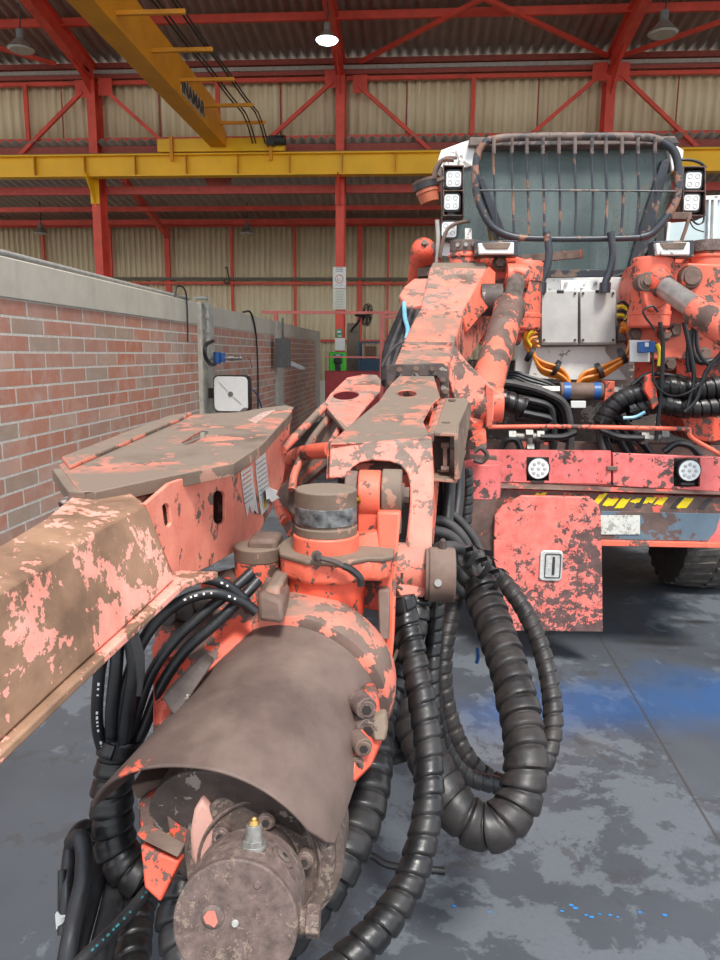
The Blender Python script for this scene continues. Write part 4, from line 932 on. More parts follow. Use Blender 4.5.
# orange cap clip on the hose bundle
# accumulator ball left of the pivot
a = P(423, 253, 4.7); b = P(419, 280, 5.0)
m = M(); dd = V((-.05,.9,-.42)).normalized(); m.cyl(a-dd*.10, a+dd*.40, .08, n=32, prof=[(0,.02),(.02,.05),(.07,.068),(.14,.078),(.22,.08),(1,.08)]); ac = obj('accumulator', m, MAT['deep'], rig)
m = M(); p = a-dd*.10; m.cyl(p+dd*.01, p-dd*.02, .018, n=12); obj('end_plug', m, MAT['brown'], ac)
pr('accumulator_seat', [(417,268),(434,266),(436,275),(418,277)], 4.7, .15, MAT['brown'], rig, .004)
# ---- orange wiring
HB = 'cables around the control boxes'
def wires(paths, mat, r, label, cat='cable', group=None, name='cable', n=6):
    out = []
    for pts, Y in paths:
        m = M(); m.tube(q(pts, Y), r, n=n); o = tag(obj(name, m, mat), label, cat, group); out.append(o)
    return out
for k in range(6):
    o = k*2.2; yy = 4.62+.02*(k % 3)
    pts = [(534+o*.5, 322+k*5), (527+o*.6, 330+k*3), (524+o*.7, 338+k*2), (528+o*.6, 350+o*.4), (541, 361+o), (558, 367+o), (566, 374+o*.8), (570, 384)]
    m = M(); m.tube(q(pts, yy), .011, n=6); tag(obj('orange_cable', m, MAT['orange_cable']), 'orange cable of the strapped bundle left of the aluminium boxes', 'cable', 'orange cables left of the boxes')
    pts = [(622-o*.2, 322+k*2), (628+o*.4, 330), (630+o*.5, 342), (624+o*.7, 356), (612, 362+o*.8), (598, 368+o), (584, 373+o*.8), (577, 384)]
    m = M(); m.tube(q(pts, yy), .011, n=6); tag(obj('orange_cable', m, MAT['orange_cable']), 'orange cable of the strapped bundle right of the aluminium boxes', 'cable', 'orange cables right of the boxes')
for a_, rot in (((531,354),0),((557,368),0),((624,356),0),((601,371),0)):
    p = P(a_[0], a_[1], 4.58); m = M(); sg = 1 if a_[0] < 580 else -1; d = V((sg*.9,0,-.45)).normalized(); m.cyl(p-d*.012+V((0,.04,0)), p+d*.012+V((0,.04,0)), .052, n=14); tag(obj('cable_strap', m, MAT['blackp']), 'black strap around the orange cables, %s' % {531:'upper left of the boxes',557:'lower left of the boxes',624:'upper right of the boxes',601:'lower right of the boxes'}[a_[0]], 'strap')
for k in range(5):
    m = M(); m.tube(q([(617,303+k*4),(623,302+k*4.5),(628,308+k*4),(624,318+k*2)], 4.66), .010, n=6); tag(obj('yellow_cable', m, MAT['yellow_cable'] if k % 2 else MAT['black']), ('yellow' if k % 2 else 'black') + ' cable bending out of the right side of the boxes', 'cable', 'bent cables right of the boxes %s' % ('yellow' if k % 2 else 'black'))
m = M(); m.tube(q([(529,318),(533,328),(527,338),(531,346)], 4.6), .009, n=6); tag(obj('yellow_cable', m, MAT['yellow_cable']), 'yellow lead left of the aluminium boxes', 'cable')
# ---- black hoses behind the bumper
rnd = random.Random(11)
GA = 'black hoses fanned behind the bumper, left'; GBn = 'black hoses fanned behind the bumper, right'
for k in range(11):
    y0 = 386+k*3.6; Y = 4.38+.05*(k % 4)
    pts = [(503+k*1.2, y0-4), (520+k*1.5, y0-1+rnd.uniform(-2,2)), (545+k, y0+6), (566-k*3.2, y0+20), (571-k*4.2, 440), (568-k*4, 458)]
    m = M(); m.tube(q(pts, Y), .021+.004*(k % 2), n=8); tag(obj('hydraulic_hose', m, MAT['hose'] if k % 3 else MAT['hoseg']), 'black hose fanning down behind the left bumper board', 'hose', GA)
for k in range(9):
    Y = 4.36+.05*(k % 4)
    pts = [(650-k*3, 396+k*1.5), (630-k*3, 393+k*3), (611-k*1.2, 400+k*2.4), (598+k*2.6, 418), (600+k*5, 440), (606+k*6, 458)]
    m = M(); m.tube(q(pts, Y), .021+.004*(k % 2), n=8); tag(obj('hydraulic_hose', m, MAT['hose'] if k % 3 else MAT['hoseg']), 'black hose fanning down behind the right bumper board', 'hose', GBn)
for k in range(8):
    y0 = 372+k*2.5; pts = [(498, y0+6), (512, y0), (530, y0+5+k), (552, y0+13), (572, y0+28)]
    m = M(); m.tube(q(pts, 4.6), .012, n=6); tag(obj('thin_hose', m, MAT['hose']), 'thin black hose crossing below the left orange cables', 'hose', 'thin hoses left of the blue filter')
for k in range(7):
    y0 = 386+k*3.5; pts = [(596, y0+24-k), (615, y0+8), (640, y0-1), (668, y0+1)]
    m = M(); m.tube(q(pts, 4.55), .013, n=6); tag(obj('thin_hose', m, MAT['hose']), 'thin black hose crossing right of the blue filter', 'hose', 'thin hoses right of the blue filter')
for i, (pts, Y, r, lab) in enumerate((
    ([(640,392),(665,387),(690,389),(725,386)], 4.30, .062, 'thick wrapped hose bundle lying below the right pivot, upper'),
    ([(628,412),(655,404),(685,408),(725,406)], 4.30, .058, 'thick wrapped hose bundle lying below the right pivot, lower'),
    ([(600,424),(612,406),(628,396),(648,392)], 4.28, .050, 'wrapped hose bundle curving left of the orange clip'),
    ([(498,398),(510,402),(524,408)], 4.26, .060, 'thick wrapped bundle end left of the fanned hoses'))):
    m = spiral(q(pts, Y), r, .05, n=20, gap=.1, lift=.06); tag(obj('wrapped_hose', m, MAT['wrap']), lab, 'hose')
m = M(); m.prism(q([(646,376),(654,372),(657,392),(659,404),(653,410),(649,398),(644,390)], 4.17), (0,.03,0)); tag(obj('orange_clip', m, MAT['deep'], bevel=.006), 'chipped orange clip plate on the thick hose bundle', 'clip')
wl = [([(660,322),(663,345),(661,390),(656,440)], 4.2, .012, 'black hose hanging straight down below the right pivot, left one'),
      ([(684,322),(690,350),(694,380),(686,412)], 4.2, .013, 'black hose hanging down below the right rod, ends at drum'),
      ([(697,315),(698,350),(712,366),(725,352)], 4.2, .011, 'black hose looping right of the rod'),
      ([(722,352),(706,372),(696,400),(684,412)], 4.18, .012, 'black hose crossing from the right edge to the drum'),
      ([(655,330),(643,312),(652,306),(658,312)], 4.2, .006, 'thin cable looped below the fork cheek'),
      ([(653,352),(655,384),(675,396),(700,384),(722,350)], 4.16, .006, 'thin black cable sagging in a wide arc at the right'),
      ([(632,385),(650,374),(690,380),(700,398)], 4.3, .012, 'olive black hose arched above the thick bundle'),
      ([(690,330),(688,360),(690,372)], 4.22, .015, 'short black hose under the right lift rod'),
      ([(713,360),(700,362),(692,350),(694,326)], 4.24, .016, 'black hose bent around bolts on the right')]
for pts, Y, r, lab in wl:
    m = M(); m.tube(q(pts, Y), r, n=8); tag(obj('hanging_hose', m, MAT['hose']), lab, 'hose')
m = M(); m.tube(q([(623,418),(635,417),(645,412)], 4.2), .010, n=6); tag(obj('blue_lead', m, simple('light_blue', (.18,.45,.60), .4)), 'short light blue lead among the black hoses', 'cable')
# low fittings between guard bar and bumper
def fitting(pts, Y, r, lab):
    m = M(); m.tube(q(pts, Y), r, n=10, sub=2)
    for p in q([pts[0], pts[-1]], Y):
        m.cyl(p+V((-.02,0,0)), p+V((.02,0,0)), r*1.6, n=6)
    tag(obj('pipe_joint', m, MAT['fitting']), lab, 'fitting')
fitting([(512,436),(526,437),(540,436)], 4.22, .022, 'steel pipe joint behind the left bumper board')
fitting([(529,434),(530,448)], 4.2, .018, 'vertical steel nipple behind the left bumper board')
fitting([(644,438),(656,438),(664,436)], 4.22, .024, 'brown steel pipe joint behind the right bumper board')
for pts, lab in (([(500,452),(506,441),(516,440),(522,452)], 'curved black hose at the left end'), ([(540,437),(562,437),(576,432)], 'black hose to the left pipe joint'), ([(600,430),(620,437),(644,438)], 'black hose to the right pipe joint'), ([(664,452),(676,444),(690,446),(700,456)], 'curved black hose at the right end')):
    m = M(); m.tube(q(pts, 4.2), .020, n=8); tag(obj('low_hose', m, MAT['hose']), lab + ' behind the bumper boards', 'hose')
# ================================================================ CENTRE BOOM
bm_ = empty('drilling_boom', P(440, 400, 3.4), 'chipped orange jointed boom reaching from the rig to the fork in the centre', 'boom')
def hx(name, f4, b4, mat, par, bevel=.006, M0=None):
    m = M0 or M(); m.hexa([P(*a) for a in f4], [P(*a) for a in b4]); return obj(name, m, mat, par, bevel)
def slab(name, pts, vec, mat, par, bevel=.004, holes=()):
    """pts: (px,py,Y) outline; vec: thickness"""
    m = M()
    if holes: m.plate([P(*a) for a in pts], [list(h) for h in holes], vec)
    else: m.prism([P(*a) for a in pts], vec)
    return obj(name, m, mat, par, bevel)
DN = lambda d: V((0,0,-d))
# rear arm, two stepped boxes falling towards the camera
def rboom(name, secs, mat, par, bevel=.010):
    """secs: (pxL, pyL, pxR, pyR, Y, depth)"""
    m = M(); L = []
    for a, b, c, d, Y, h in secs:
        l, r_ = P(a, b, Y), P(c, d, Y); L.append([l, r_, r_+V((0,.0,-h)), l+V((0,0,-h))])
    m.loft(L); return obj(name, m, mat, par, bevel)
rboom('root_arm', [(430,266,489,267,4.35,.36), (420,310,462,311,3.86,.34)], MAT['head'], bm_)
rboom('root_arm_cover', [(432,262,486,262,4.37,.05), (429,272,490,273,4.30,.05)], MAT['dusty'], bm_)
rboom('middle_arm', [(419,309,464,310,3.84,.36), (403,342,454,344,3.52,.34), (394,364,448,365,3.14,.30)], MAT['boom'], bm_)
slab('seam_flange', [(402,341,3.50),(453,342,3.50),(455,346,3.48),(402,346,3.48)], DN(.30), MAT['brown'], bm_, .003)
slab('side_wing', [(489,266,4.33),(496,272,4.30),(495,300,4.2),(467,332,3.9),(462,312,3.86)], (-.03,.02,-.03), MAT['clean'], bm_, .006)
slab('wing_plate', [(431,278,4.3),(436,288,4.2),(424,304,4.0),(408,307,4.0),(399,295,4.15),(404,287,4.25),(414,278,4.3)], (0,.02,-.05), MAT['head'], bm_, .008)
# triangular bracket carrying the cylinder foot
slab('cylinder_bracket', [(452,342,3.45),(468,362,3.40),(492,386,3.35),(495,394,3.33),(494,408,3.33),(488,424,3.36),(476,428,3.36),(455,405,3.30),(450,380,3.25)], (-.05,.10,0), MAT['boom'], bm_, .008)
slab('bracket_rib', [(486,384,3.32),(495,389,3.30),(493,426,3.30),(486,428,3.32)], (.0,.12,0), MAT['boom'], bm_, .006)
m = M(); m.box(*(lambda a, b: (a.x, b.x, 3.35, 3.5, b.z, a.z))(P(462, 408, 3.35), P(486, 432, 3.35))); obj('cylinder_foot', m, MAT['deep'], bm_, .012)
# lift cylinder
a = P(517, 277, 4.34); b = P(510, 308, 4.03); c = P(483, 398, 3.40)
m = M(); m.cyl(a, b+(a-b)*.0, .052, n=28); rd = obj('lift_rod', m, MAT['dullrod'], bm_)
m = M(); m.cyl(b+(a-b)*.12, c, .086, n=36, prof=[(0,.068),(.03,.086),(.10,.086),(.105,.080),(1,.080)]); obj('lift_barrel', m, MAT['cyl'], bm_, .003)
m = M(); m.cyl(a+V((-.06,0,0)), a+V((.06,0,0)), .075, n=24); m.cyl(a, a+(b-a)*.15, .065, n=24); obj('rod_eye', m, MAT['clean'], rd, .004)
m = M(); m.cyl(c+V((-.09,0,-.03)), c+V((.09,0,-.03)), .085, n=24); obj('barrel_eye', m, MAT['clean'], bm_, .004)
m = M(); p = P(480, 300, 4.2); m.cyl(p, p+V((.12,0,0)), .09, n=24); obj('elbow_pin', m, MAT['grime'], bm_, .004)
# bolted collar frame
m = M(); Yc = 3.06
cl = [(386,391),(386,370),(390,364.5),(443,363),(448.5,368),(449,398),(441,398),(440,382),(437,376),(396,377),(394,384),(393,391)]
m.prism(q(cl, Yc), (0,.06,0)); col_ = obj('collar_flange', m, MAT['grime'], bm_, .004)
for a_ in ((399,370),(416,369),(432,369),(443,380),(391,384),(445,392)):
    p = P(a_[0], a_[1], Yc); m = M(); m.hexbolt(p, (0,-1,0), .0085, .014); obj('bolt', m, MAT['brown'], col_)
# ---- front head: top plate, front plate with arch, side cheeks
zt_ = P(380, 443, 2.03).z
def hole(px, py, Y, rx, ry, z=None, n=24):
    c = P(px, py, Y); return circ(c, EX, EY, rx, ry, n)
top = [(391,384,2.98),(399,376,3.05),(434,376,3.02),(440,397,2.80),(432,404,2.68),(423,421,2.34),(432,440,2.06),(330,443,2.06),(350,425,2.30),(379,401,2.62),(387,389,2.85)]
TP = [P(*a) for a in top]
# make the plate planar: fit z as a plane through its ends
za = P(416, 376, 3.03).z; zb_ = P(380, 442, 2.06).z
def onp(px, py):
    d = ray(px, py); k = (za-zb_)/(3.03-2.06); t = (zb_-k*2.06-EYE.z)/(d.z-k*d.y); return EYE+d*t
m = M(); hc = onp(407, 393)
slope = V((0,1,(za-zb_)/.97)).normalized()
outer = [onp(a[0], a[1]) for a in top]
m.plate(outer, [circ(hc, EX, slope, .036, .062, 24)], (0,0,-.007)); tpl = obj('head_top_plate', m, MAT['topdust'], bm_, .005)
m = M(); m.cyl(hc+DN(.09), hc+DN(.075), .075, n=24); obj('hole_shade_disc', m, MAT['darkmetal'], tpl)  # dark disc below the opening; its colour stands in for the shade inside
m = M(); inn = [onp(a[0], a[1])+DN(.09) for a in [(392,386),(399,377),(433,377),(437,397),(429,404),(420,421),(424,432),(345,434),(384,401),(389,389)]]
m.prism(inn, DN(.10)); obj('head_core', m, MAT['head'], bm_, .004)
# front plate, arch opening, right leg
Yf0, Yf1 = 2.05, 1.92
fp = [(330,443,2.06),(432,440,2.06),(434,480,2.0),(432,545,1.92),(430,588,1.86),(426,598,1.85),(400,598,1.85),(396,590,1.86),(400,572,1.88),(406,545,1.92),(410,505,1.97),(410,486,2.0),(407,474,2.01),(400,466,2.02),(390,462,2.03),(372,461,2.03),(360,463,2.03),(352,468,2.02),(346,478,2.0),(328,479,2.0)]
slab('head_front_plate', fp, (0,.07,0.004), MAT['head'], bm_, .006)
slab('head_left_cheek', [(328,441,2.08),(334,441,2.12),(334,480,2.05),(326,480,2.02)], (0,.25,.02), MAT['head'], bm_, .004)
slab('head_right_cheek', [(431,441,2.08),(440,400,2.78),(444,430,2.78),(434,545,2.0),(430,545,1.95)], (-.02,0,0), MAT['clean'], bm_, .004)
m = M(); m.box(*(lambda a, b: (a.x, b.x, 2.35, 2.4, b.z, a.z))(P(338, 462, 2.35), P(436, 540, 2.35))); obj('fork_back', m, MAT['grime'], bm_, .004)
m = M(); p = P(385, 470, 2.15); m.cyl(p+V((-.09,.05,0)), p+V((.05,.05,0)), .052, n=28); obj('inner_pin', m, MAT['brown'], bm_, .006)
# lower boss with pin cap
c0 = P(398, 573, 1.90); c1 = P(427, 573, 1.86)
m = M(); m.cyl(c0+V((-.02,.04,0)), c0+V((.09,.03,0)), .074, n=36); obj('lower_boss', m, MAT['head'], bm_, .006)
p = P(425, 574, 1.88)
m = M(); m.cyl(p, p+V((.080,0,0)), .071, n=40, prof=[(0,.069),(.12,.069),(.13,.0735),(.95,.0735),(1,.070)]); pc = obj('pin_cap', m, MAT['brown'], bm_, .003)
m = M(); pp = P(438, 583, 1.805); m.cyl(pp+V((0,.02,0)), pp+V((0,-.002,0)), .0095, n=14); obj('set_screw', m, MAT['alu'], pc)
m = M(); pp = p+V((.045,0,.072)); m.cyl(pp, pp+V((0,0,.018)), .012, n=8); m.sphere(pp+V((0,0,.02)), .009, 10, 6); obj('grease_nipple', m, MAT['grime'], pc)
# chain link / clip at the leg
m = M()
for a_, b_ in (((396,577),(403,584)), ((402,573),(397,584)), ((395,586),(402,590))):
    m.tube(q([a_, ((a_[0]+b_[0])/2+2, (a_[1]+b_[1])/2), b_], 1.80), .004, n=6)
obj('cotter_pin', m, MAT['grime'], bm_)
# wing plate with hole at the left, tube frame below it
k2 = onp
hc = onp(346, 394.5); wingo = [onp(a[0], a[1])+V((0,0,.0)) for a in [(324,403),(330,394),(347,377.5),(364,374),(377,375),(381,380),(380,391),(368,404),(352,424),(344,429)]]
m = M(); m.plate(wingo, [circ(hc, EX, slope, .048, .085, 24)], DN(.008)); wp = obj('wing_plate', m, MAT['head'], bm_, .004)
m = M(); m.cyl(hc+DN(.10), hc+DN(.085), .085, n=24); obj('hole_shade_disc', m, MAT['darkmetal'], wp)  # added dark disc, paints the wing hole's inner shade
slab('wing_edge', [(323,403,2.55),(344,429,2.18),(345,433,2.18),(322,408,2.55)], (.012,.01,0), MAT['dusty'], bm_, .002)
m = M(); m.tube([P(325,406,2.5), P(300,432,2.3), P(282,450,2.15)], .014, n=10); m.tube([P(331,415,2.5), P(312,440,2.35), P(296,470,2.25), P(292,490,2.2)], .013, n=10); obj('wing_strut', m, MAT['boom'], bm_)
slab('inner_gusset', [(330,412,2.55),(344,432,2.3),(330,462,2.3),(300,488,2.3),(290,486,2.35),(300,455,2.45)], (.02,.03,0), MAT['brown'], bm_, .004)
m = M(); m.tube(q([(332,450,2.1),(310,452,2.25),(295,456,2.38),(284,468,2.45),(279,486,2.45),(281,505,2.42),(288,522,2.36)], 2.1), .025, n=14); obj('bent_tube', m, MAT['clean'], bm_)
slab('red_rib', [(272,500,2.45),(281,492,2.42),(288,512,2.35),(299,540,2.3),(290,545,2.3)], (.02,.04,0), MAT['deep'], bm_, .004)
m = M(); p = P(296, 500, 2.3); m.cyl(p+V((-.03,.1,0)), p+V((.03,-.05,0)), .050, n=24); obj('brown_collar', m, MAT['brown'], bm_, .006)
# side box at the right of the head
bx = slab('side_box', [(458,402,2.60),(468,402,2.62),(468,412,2.6),(457,478,2.2),(454,480,2.12),(454,434,2.12)], (.012,0,0), MAT['dusty'], bm_, .003)
bx = slab('box_lid', [(446,398,2.66),(466,398,2.66),(469,402,2.62),(455,433,2.12),(434,432,2.12)], DN(.012), MAT['dusty'], bm_, .003)
slab('box_lid_strip', [(439,400,2.66),(446,398,2.66),(434,432,2.12),(428,434,2.12)], DN(.03), MAT['boom'], bm_, .003)
slab('box_floor', [(433,478,2.13),(457,480,2.13),(466,450,2.6),(440,450,2.6)], DN(.010), MAT['dusty'], bm_, .002)
slab('box_back', [(433,437,2.22),(450,437,2.22),(450,478,2.22),(433,477,2.22)], (0,.02,0), MAT['grime'], bm_, .002)
m = M(); m.bar(P(445,444,2.17), P(445,470,2.17), .012, .012, up=(0,1,0)); 
for yy in (445, 469): m.cyl(P(441, yy, 2.17), P(449, yy, 2.17), .010, n=8)
obj('box_stud', m, MAT['brown'], bm_)
for a_ in ((452,401,2.6),(446,424,2.25)):
    p = P(*a_); m = M(); m.cyl(p, p+V((0,0,.006)), .013, n=12); obj('lid_bolt', m, MAT['brown'], bx)
# odds and ends between boom and bumper
slab('clamp_tab', [(470,440,3.0),(480,432,3.0),(482,436,3.0),(474,443,3.0)], (0,.04,0), MAT['clean'], bm_, .002)
slab('red_foot', [(472,432,3.2),(486,430,3.2),(487,448,3.1),(476,450,3.1)], (0,.08,0), MAT['deep'], bm_, .004)
m = M(); m.tube(q([(474,452),(481,448),(487,455),(482,462),(474,460)], 3.0), .010, n=8); obj('shackle', m, MAT['grime'], bm_)
m = M(); a = P(482, 462, 3.3); m.cyl(a, a+V((0,0,-.16)), .09, n=28); obj('red_sleeve', m, MAT['bumper'], bm_, .004)
# ================================================================ ROTATION UNIT
ru = empty('rotation_unit', P(245, 860, 1.15), 'rusty brown hooded rotation unit with round end cap, closest to the camera at the bottom', 'rotary actuator')
# swivel: cap cylinder on a base with posts
c = P(326, 488, 1.62); r_ = .0715
m = M(); m.cyl(c+DN(.105), c, r_, n=48, prof=[(0,r_*1.02),(.18,r_*1.02),(.19,r_*.97),(.28,r_*.97),(.29,r_),(.97,r_),(1,r_*.95)]); cp = obj('swivel_cap', m, MAT['dusty'], ru, .002)
m = M(); m.cyl(c+DN(.078), c+DN(.038), r_*1.012, n=48); obj('bare_band', m, simple('scuffed_steel', (.17,.175,.175), .55, .2, .45, 40), cp, .001)
m = M(); m.cyl(c+DN(.145), c+DN(.105), r_*1.08, n=40); obj('swivel_neck', m, MAT['clean'], ru, .004)
base = [onb for onb in [c+DN(.145)+V((x_, y_, 0)) for x_, y_ in ((-.115,.02),(-.095,-.06),(-.03,-.11),(.05,-.11),(.10,-.07),(.13,-.07),(.155,-.05),(.155,.10),(.0,.12),(-.10,.09))]]
m = M(); m.prism(base, DN(.055)); sb = obj('swivel_base', m, MAT['clean'], ru, .012)
m = M(); m.prism([p+(p-c)*.03+V((0,0,.008)) for p in base], DN(.012)); obj('base_rim', m, MAT['dusty'], sb, .004)
# hinge knuckles to the right of the cap
hy = 1.74
def knuckle(x0, x1, r0, mat, nm):
    a = P(x0, 494, hy); b = P(x1, 494, hy); m = M(); m.cyl(a, V((b.x, a.y, a.z)), r0, n=36); m.box(a.x, b.x, hy-.045, hy+.02, a.z-.09, a.z); return obj(nm, m, mat, ru, .004)
knuckle(346, 358, .058, MAT['brown'], 'hinge_knuckle'); knuckle(359, 381, .060, MAT['clean'], 'hinge_knuckle'); knuckle(382, 402, .062, MAT['dusty'], 'hinge_knuckle')
m = M(); a = P(401, 495, hy-.01); m.cyl(a, a+V((.02,0,0)), .020, n=8); m.cyl(a, a+V((.008,0,0)), .03, n=16); obj('hinge_bolt', m, MAT['brown'], ru)
m = M(); a = P(357, 500, hy-.06); m.hexbolt(a, (-.6,-.8,.1), .009, .014); obj('small_bolt', m, MAT['brass'], ru)
# right upright post with slot
slab('upright_post', [(377,512,1.66),(401,512,1.66),(397,560,1.62),(394,640,1.56),(392,662,1.55),(387,672,1.55),(381,664,1.55),(380,600,1.60),(378,565,1.63)], (.0,.07,0), MAT['clean'], ru, .006)
slab('post_pad', [(378,590,1.575),(390,590,1.575),(389,640,1.53),(379,640,1.535)], (0,.03,0), MAT['brown'], ru, .004)
slab('cross_web', [(352,536,1.66),(380,530,1.66),(380,562,1.62),(356,566,1.62)], (0,.05,0), MAT['clean'], ru, .006)
slab('inner_web', [(355,560,1.70),(380,558,1.70),(380,612,1.66),(352,606,1.66)], (0,.03,0), MAT['deep'], ru, .004)
m = M(); m.cyl(PC(322, 640, 1.72), c+DN(.18), .095, n=32); obj('swivel_support', m, MAT['deep'], ru, .006)
# left lugs and blocks
m = M(); p = P(292, 560, 1.62); m.box(p.x-.10, p.x-.03, p.y-.03, p.y+.06, p.z-.02, p.z+.055); obj('base_lug', m, MAT['brown'], ru, .010)
m = M(); m.hexa([P(264,588,1.42), P(280,584,1.42), P(278,615,1.40), P(262,620,1.40)], [P(275,568,1.62), P(292,566,1.62), P(290,590,1.6), P(272,590,1.6)]); obj('cast_block', m, MAT['dusty'], ru, .010)
m = M(); m.hexa([P(258,592,1.40), P(282,600,1.38), P(284,625,1.36), P(258,622,1.38)], [P(266,574,1.55), P(290,584,1.53), P(290,600,1.53), P(264,596,1.55)]); obj('cast_block', m, MAT['brown'], ru, .010)
m = M(); p = P(258, 556, 1.62); m.cyl(p+DN(.10), p, .055, n=28); m.cyl(p+DN(.03), p+V((0,0,.004)), .046, n=24); obj('side_cap', m, MAT['clean'], ru, .005)
m = M(); p = P(258, 547, 1.62); m.cyl(p+DN(.03), p+V((0,0,.006)), .056, n=28); obj('side_cap_top', m, MAT['dusty'], ru, .004)
# grease hose fitting on the base
m = M(); p = P(317, 556, 1.50); m.cyl(p, p+V((0,-.006,.002)), .012, n=16); m.hexbolt(p+V((0,-.004,0)), (.3,-.9,.1), .006, .018); m.tube(q([(320,558),(335,562),(350,570),(361,580)], 1.49), .0065, n=8); obj('grease_line', m, MAT['grime'], ru)
m = M(); m.tube(q([(343,566),(352,570),(360,578),(361,586)], 1.49), .008, n=8); obj('hose_end', m, MAT['black'], ru)
# ---- the hooded drum
axA = P(238, 918, .90); 
A0 = V(P(240, 905, 1.10)); 
Bc = PC(301, 688, 1.63); Fc = PC(213, 868, 1.20)
ax = (Bc-Fc).normalized(); s1 = ax.cross(EZ).normalized(); s2 = s1.cross(ax).normalized()
if s2.z < 0: s2 = -s2
def ring_(t, r, a0=0, a1=360, n=56, closed=True, sx=1.0, sq=1.0):
    c = Fc.lerp(Bc, t); return circ(c, s1*sq, s2, r, r, n, a0, a1, closed)
# rear collar ring behind the hood
m = M(); m.loft([ring_(t, r) for t, r in ((.93,.190),(.95,.205),(1.06,.212),(1.16,.205),(1.20,.19),(1.32,.10))]); obj('collar_ring', m, MAT['boom'], ru, 0)
m = M(); m.loft([ring_(t, r) for t, r in ((.12,.150),(.5,.155),(.97,.16))]); obj('drum', m, MAT['grime'], ru, .004)
# the hood: a bent plate, flared towards the camera
ho = M(); L = []; HC = []
RS1 = s1 if s1.x > 0 else -s1
TT = [-.02, .0, .03, .08, .16, .25, .4, .55, .7, .85, 1.0]
for t in TT:
    k = 1-t; r = .186+.010*k
    aR = -10+18*k; aL = 200-36*k
    if t < .08: aR += (.08-t)**1.5*700
    n_ = 44; cc = Fc.lerp(Bc, t+.06); lp = []
    for i in range(n_+1):
        a = math.radians(aR+(aL-aR)*i/n_); rr = r*(1+.24*k**1.3*max(0, -math.cos(a))**2.2)
        lp.append(cc+RS1*(rr*math.cos(a))+s2*(rr*math.sin(a)))
    L.append(lp); HC.append(cc)
L2 = [[cc+(p-cc)*.965 for p in lp] for cc, lp in zip(HC, L)]
ho.loft([a+list(reversed(b)) for a, b in zip(L, L2)]); obj('hood', ho, MAT['hood'], ru, .003)
# front flange, motor cylinder and cap
DF = PC(259, 864, 1.20); DD = PC(235, 925, 1.01)
mx_ = (DF-DD).normalized(); m1 = mx_.cross(EZ).normalized(); m1 = m1 if m1.x > 0 else -m1; m2 = m1.cross(mx_).normalized(); m2 = m2 if m2.z > 0 else -m2
ML = (DF-DD).length
def rg(d, r, n=56): return circ(DF-mx_*d, m1, m2, r, r, n)
m = M(); m.loft([rg(-.20,.140), rg(-.05,.140), rg(-.045,.12)]); obj('gearbox_face', m, MAT['cap2'], ru, .002)
m = M(); m.loft([rg(-.06,.126), rg(-.008,.126), rg(-.003,.121), rg(-.003,.100)]); fl = obj('front_flange', m, MAT['cap2'], ru, .002)
m = M(); m.loft([rg(-.004,.1045), rg(.003,.1045), rg(.005,.102), rg(.003,.099), rg(-.004,.099)], cap=False); obj('flange_rim', m, MAT['cap'], fl)
m = M(); m.loft([rg(-.01,.066), rg(.03,.064), rg(.08,.060)]); obj('motor_neck', m, MAT['grime'], ru, .003)
m = M(); m.loft([rg(ML*.36,.072), rg(ML*.40,.0875), rg(ML-.024,.0885), rg(ML-.020,.0865), rg(ML-.012,.0865), rg(ML-.008,.0865), rg(ML-.008,.07)]); mt = obj('motor_body', m, MAT['cap'], ru, .0015)
m = M(); m.loft([rg(ML-.010,.0885), rg(ML-.002,.0885), rg(ML,.0862)]); ec = obj('end_cap', m, MAT['cap'], mt, .001)
e0 = DD
p = e0-m1*.032+m2*.010; m = M(); m.cyl(p, p-mx_*.005, .018, .012, n=20); nb = obj('cast_knob', m, MAT['cap'], ec, .002)
m = M(); pt_ = p-mx_*.0056; m.poly([pt_+m1*a+m2*b for a, b in ((-.012,.002),(-.006,.010),(.004,.011),(.006,.005),(.009,-.004),(.004,-.012),(-.002,-.008),(-.008,-.007))]); obj('paint_rest', m, simple('pink_paint_rest', (.70,.20,.15), .6), nb)
for dx, dz, rr in ((.030,.055,.006), (-.078,-.010,.004), (.0,.002,.0055)):
    p = e0+m1*dx+m2*dz; m = M(); m.cyl(p, p-mx_*.003, rr, rr*.7, n=12); obj('cap_rivet', m, MAT['alu'] if dx == 0 else MAT['cap'], ec)
for a_, rr in ((140,.080),(80,.078),(12,.080),(-40,.080)):
    a = math.radians(a_); p = DF+m1*(rr*math.cos(a))+m2*(rr*math.sin(a)); m = M(); m.cyl(p, p-mx_*.024, .0145, n=20); m.cyl(p-mx_*.024, p-mx_*.029, .013, .012, n=20); b_ = obj('socket_bolt', m, MAT['cap'], fl, .002)
    m = M(); m.cyl(p-mx_*.029, p-mx_*.0303, .0065, n=6); obj('socket', m, MAT['darkmetal'], b_)
p = DF-mx_*(ML*.74)+m2*.084+m1*.014
m = M(); m.cyl(p, p+m2*.006, .019, n=22); m.cyl(p+m2*.004, p+m2*.013, .016, n=6); m.cyl(p+m2*.012, p+m2*.034, .0130, .0115, n=20); gf = obj('grease_fitting', m, MAT['fitting'], mt, .001)
m = M(); m.cyl(p+m2*.034, p+m2*.040, .008, .0065, n=14); m.sphere(p+m2*.041, .0045, 10, 6); obj('brass_tip', m, MAT['brass'], gf)
a = math.radians(50); dn_ = (m1*math.cos(a)+m2*math.sin(a)); pp = DF-mx_*(ML*.68)+dn_*.088
m = M(); m.cyl(pp-dn_*.004, pp+dn_*.003, .020, n=20); m.cyl(pp+dn_*.003, pp+dn_*.005, .013, n=18); o = obj('port_plug', m, MAT['cap'], mt, .001)
m = M(); m.cyl(pp+dn_*.005, pp+dn_*.0056, .005, n=6); obj('socket', m, MAT['darkmetal'], o)
p = DF-mx_*(ML*.78)+m1*.084-m2*.012
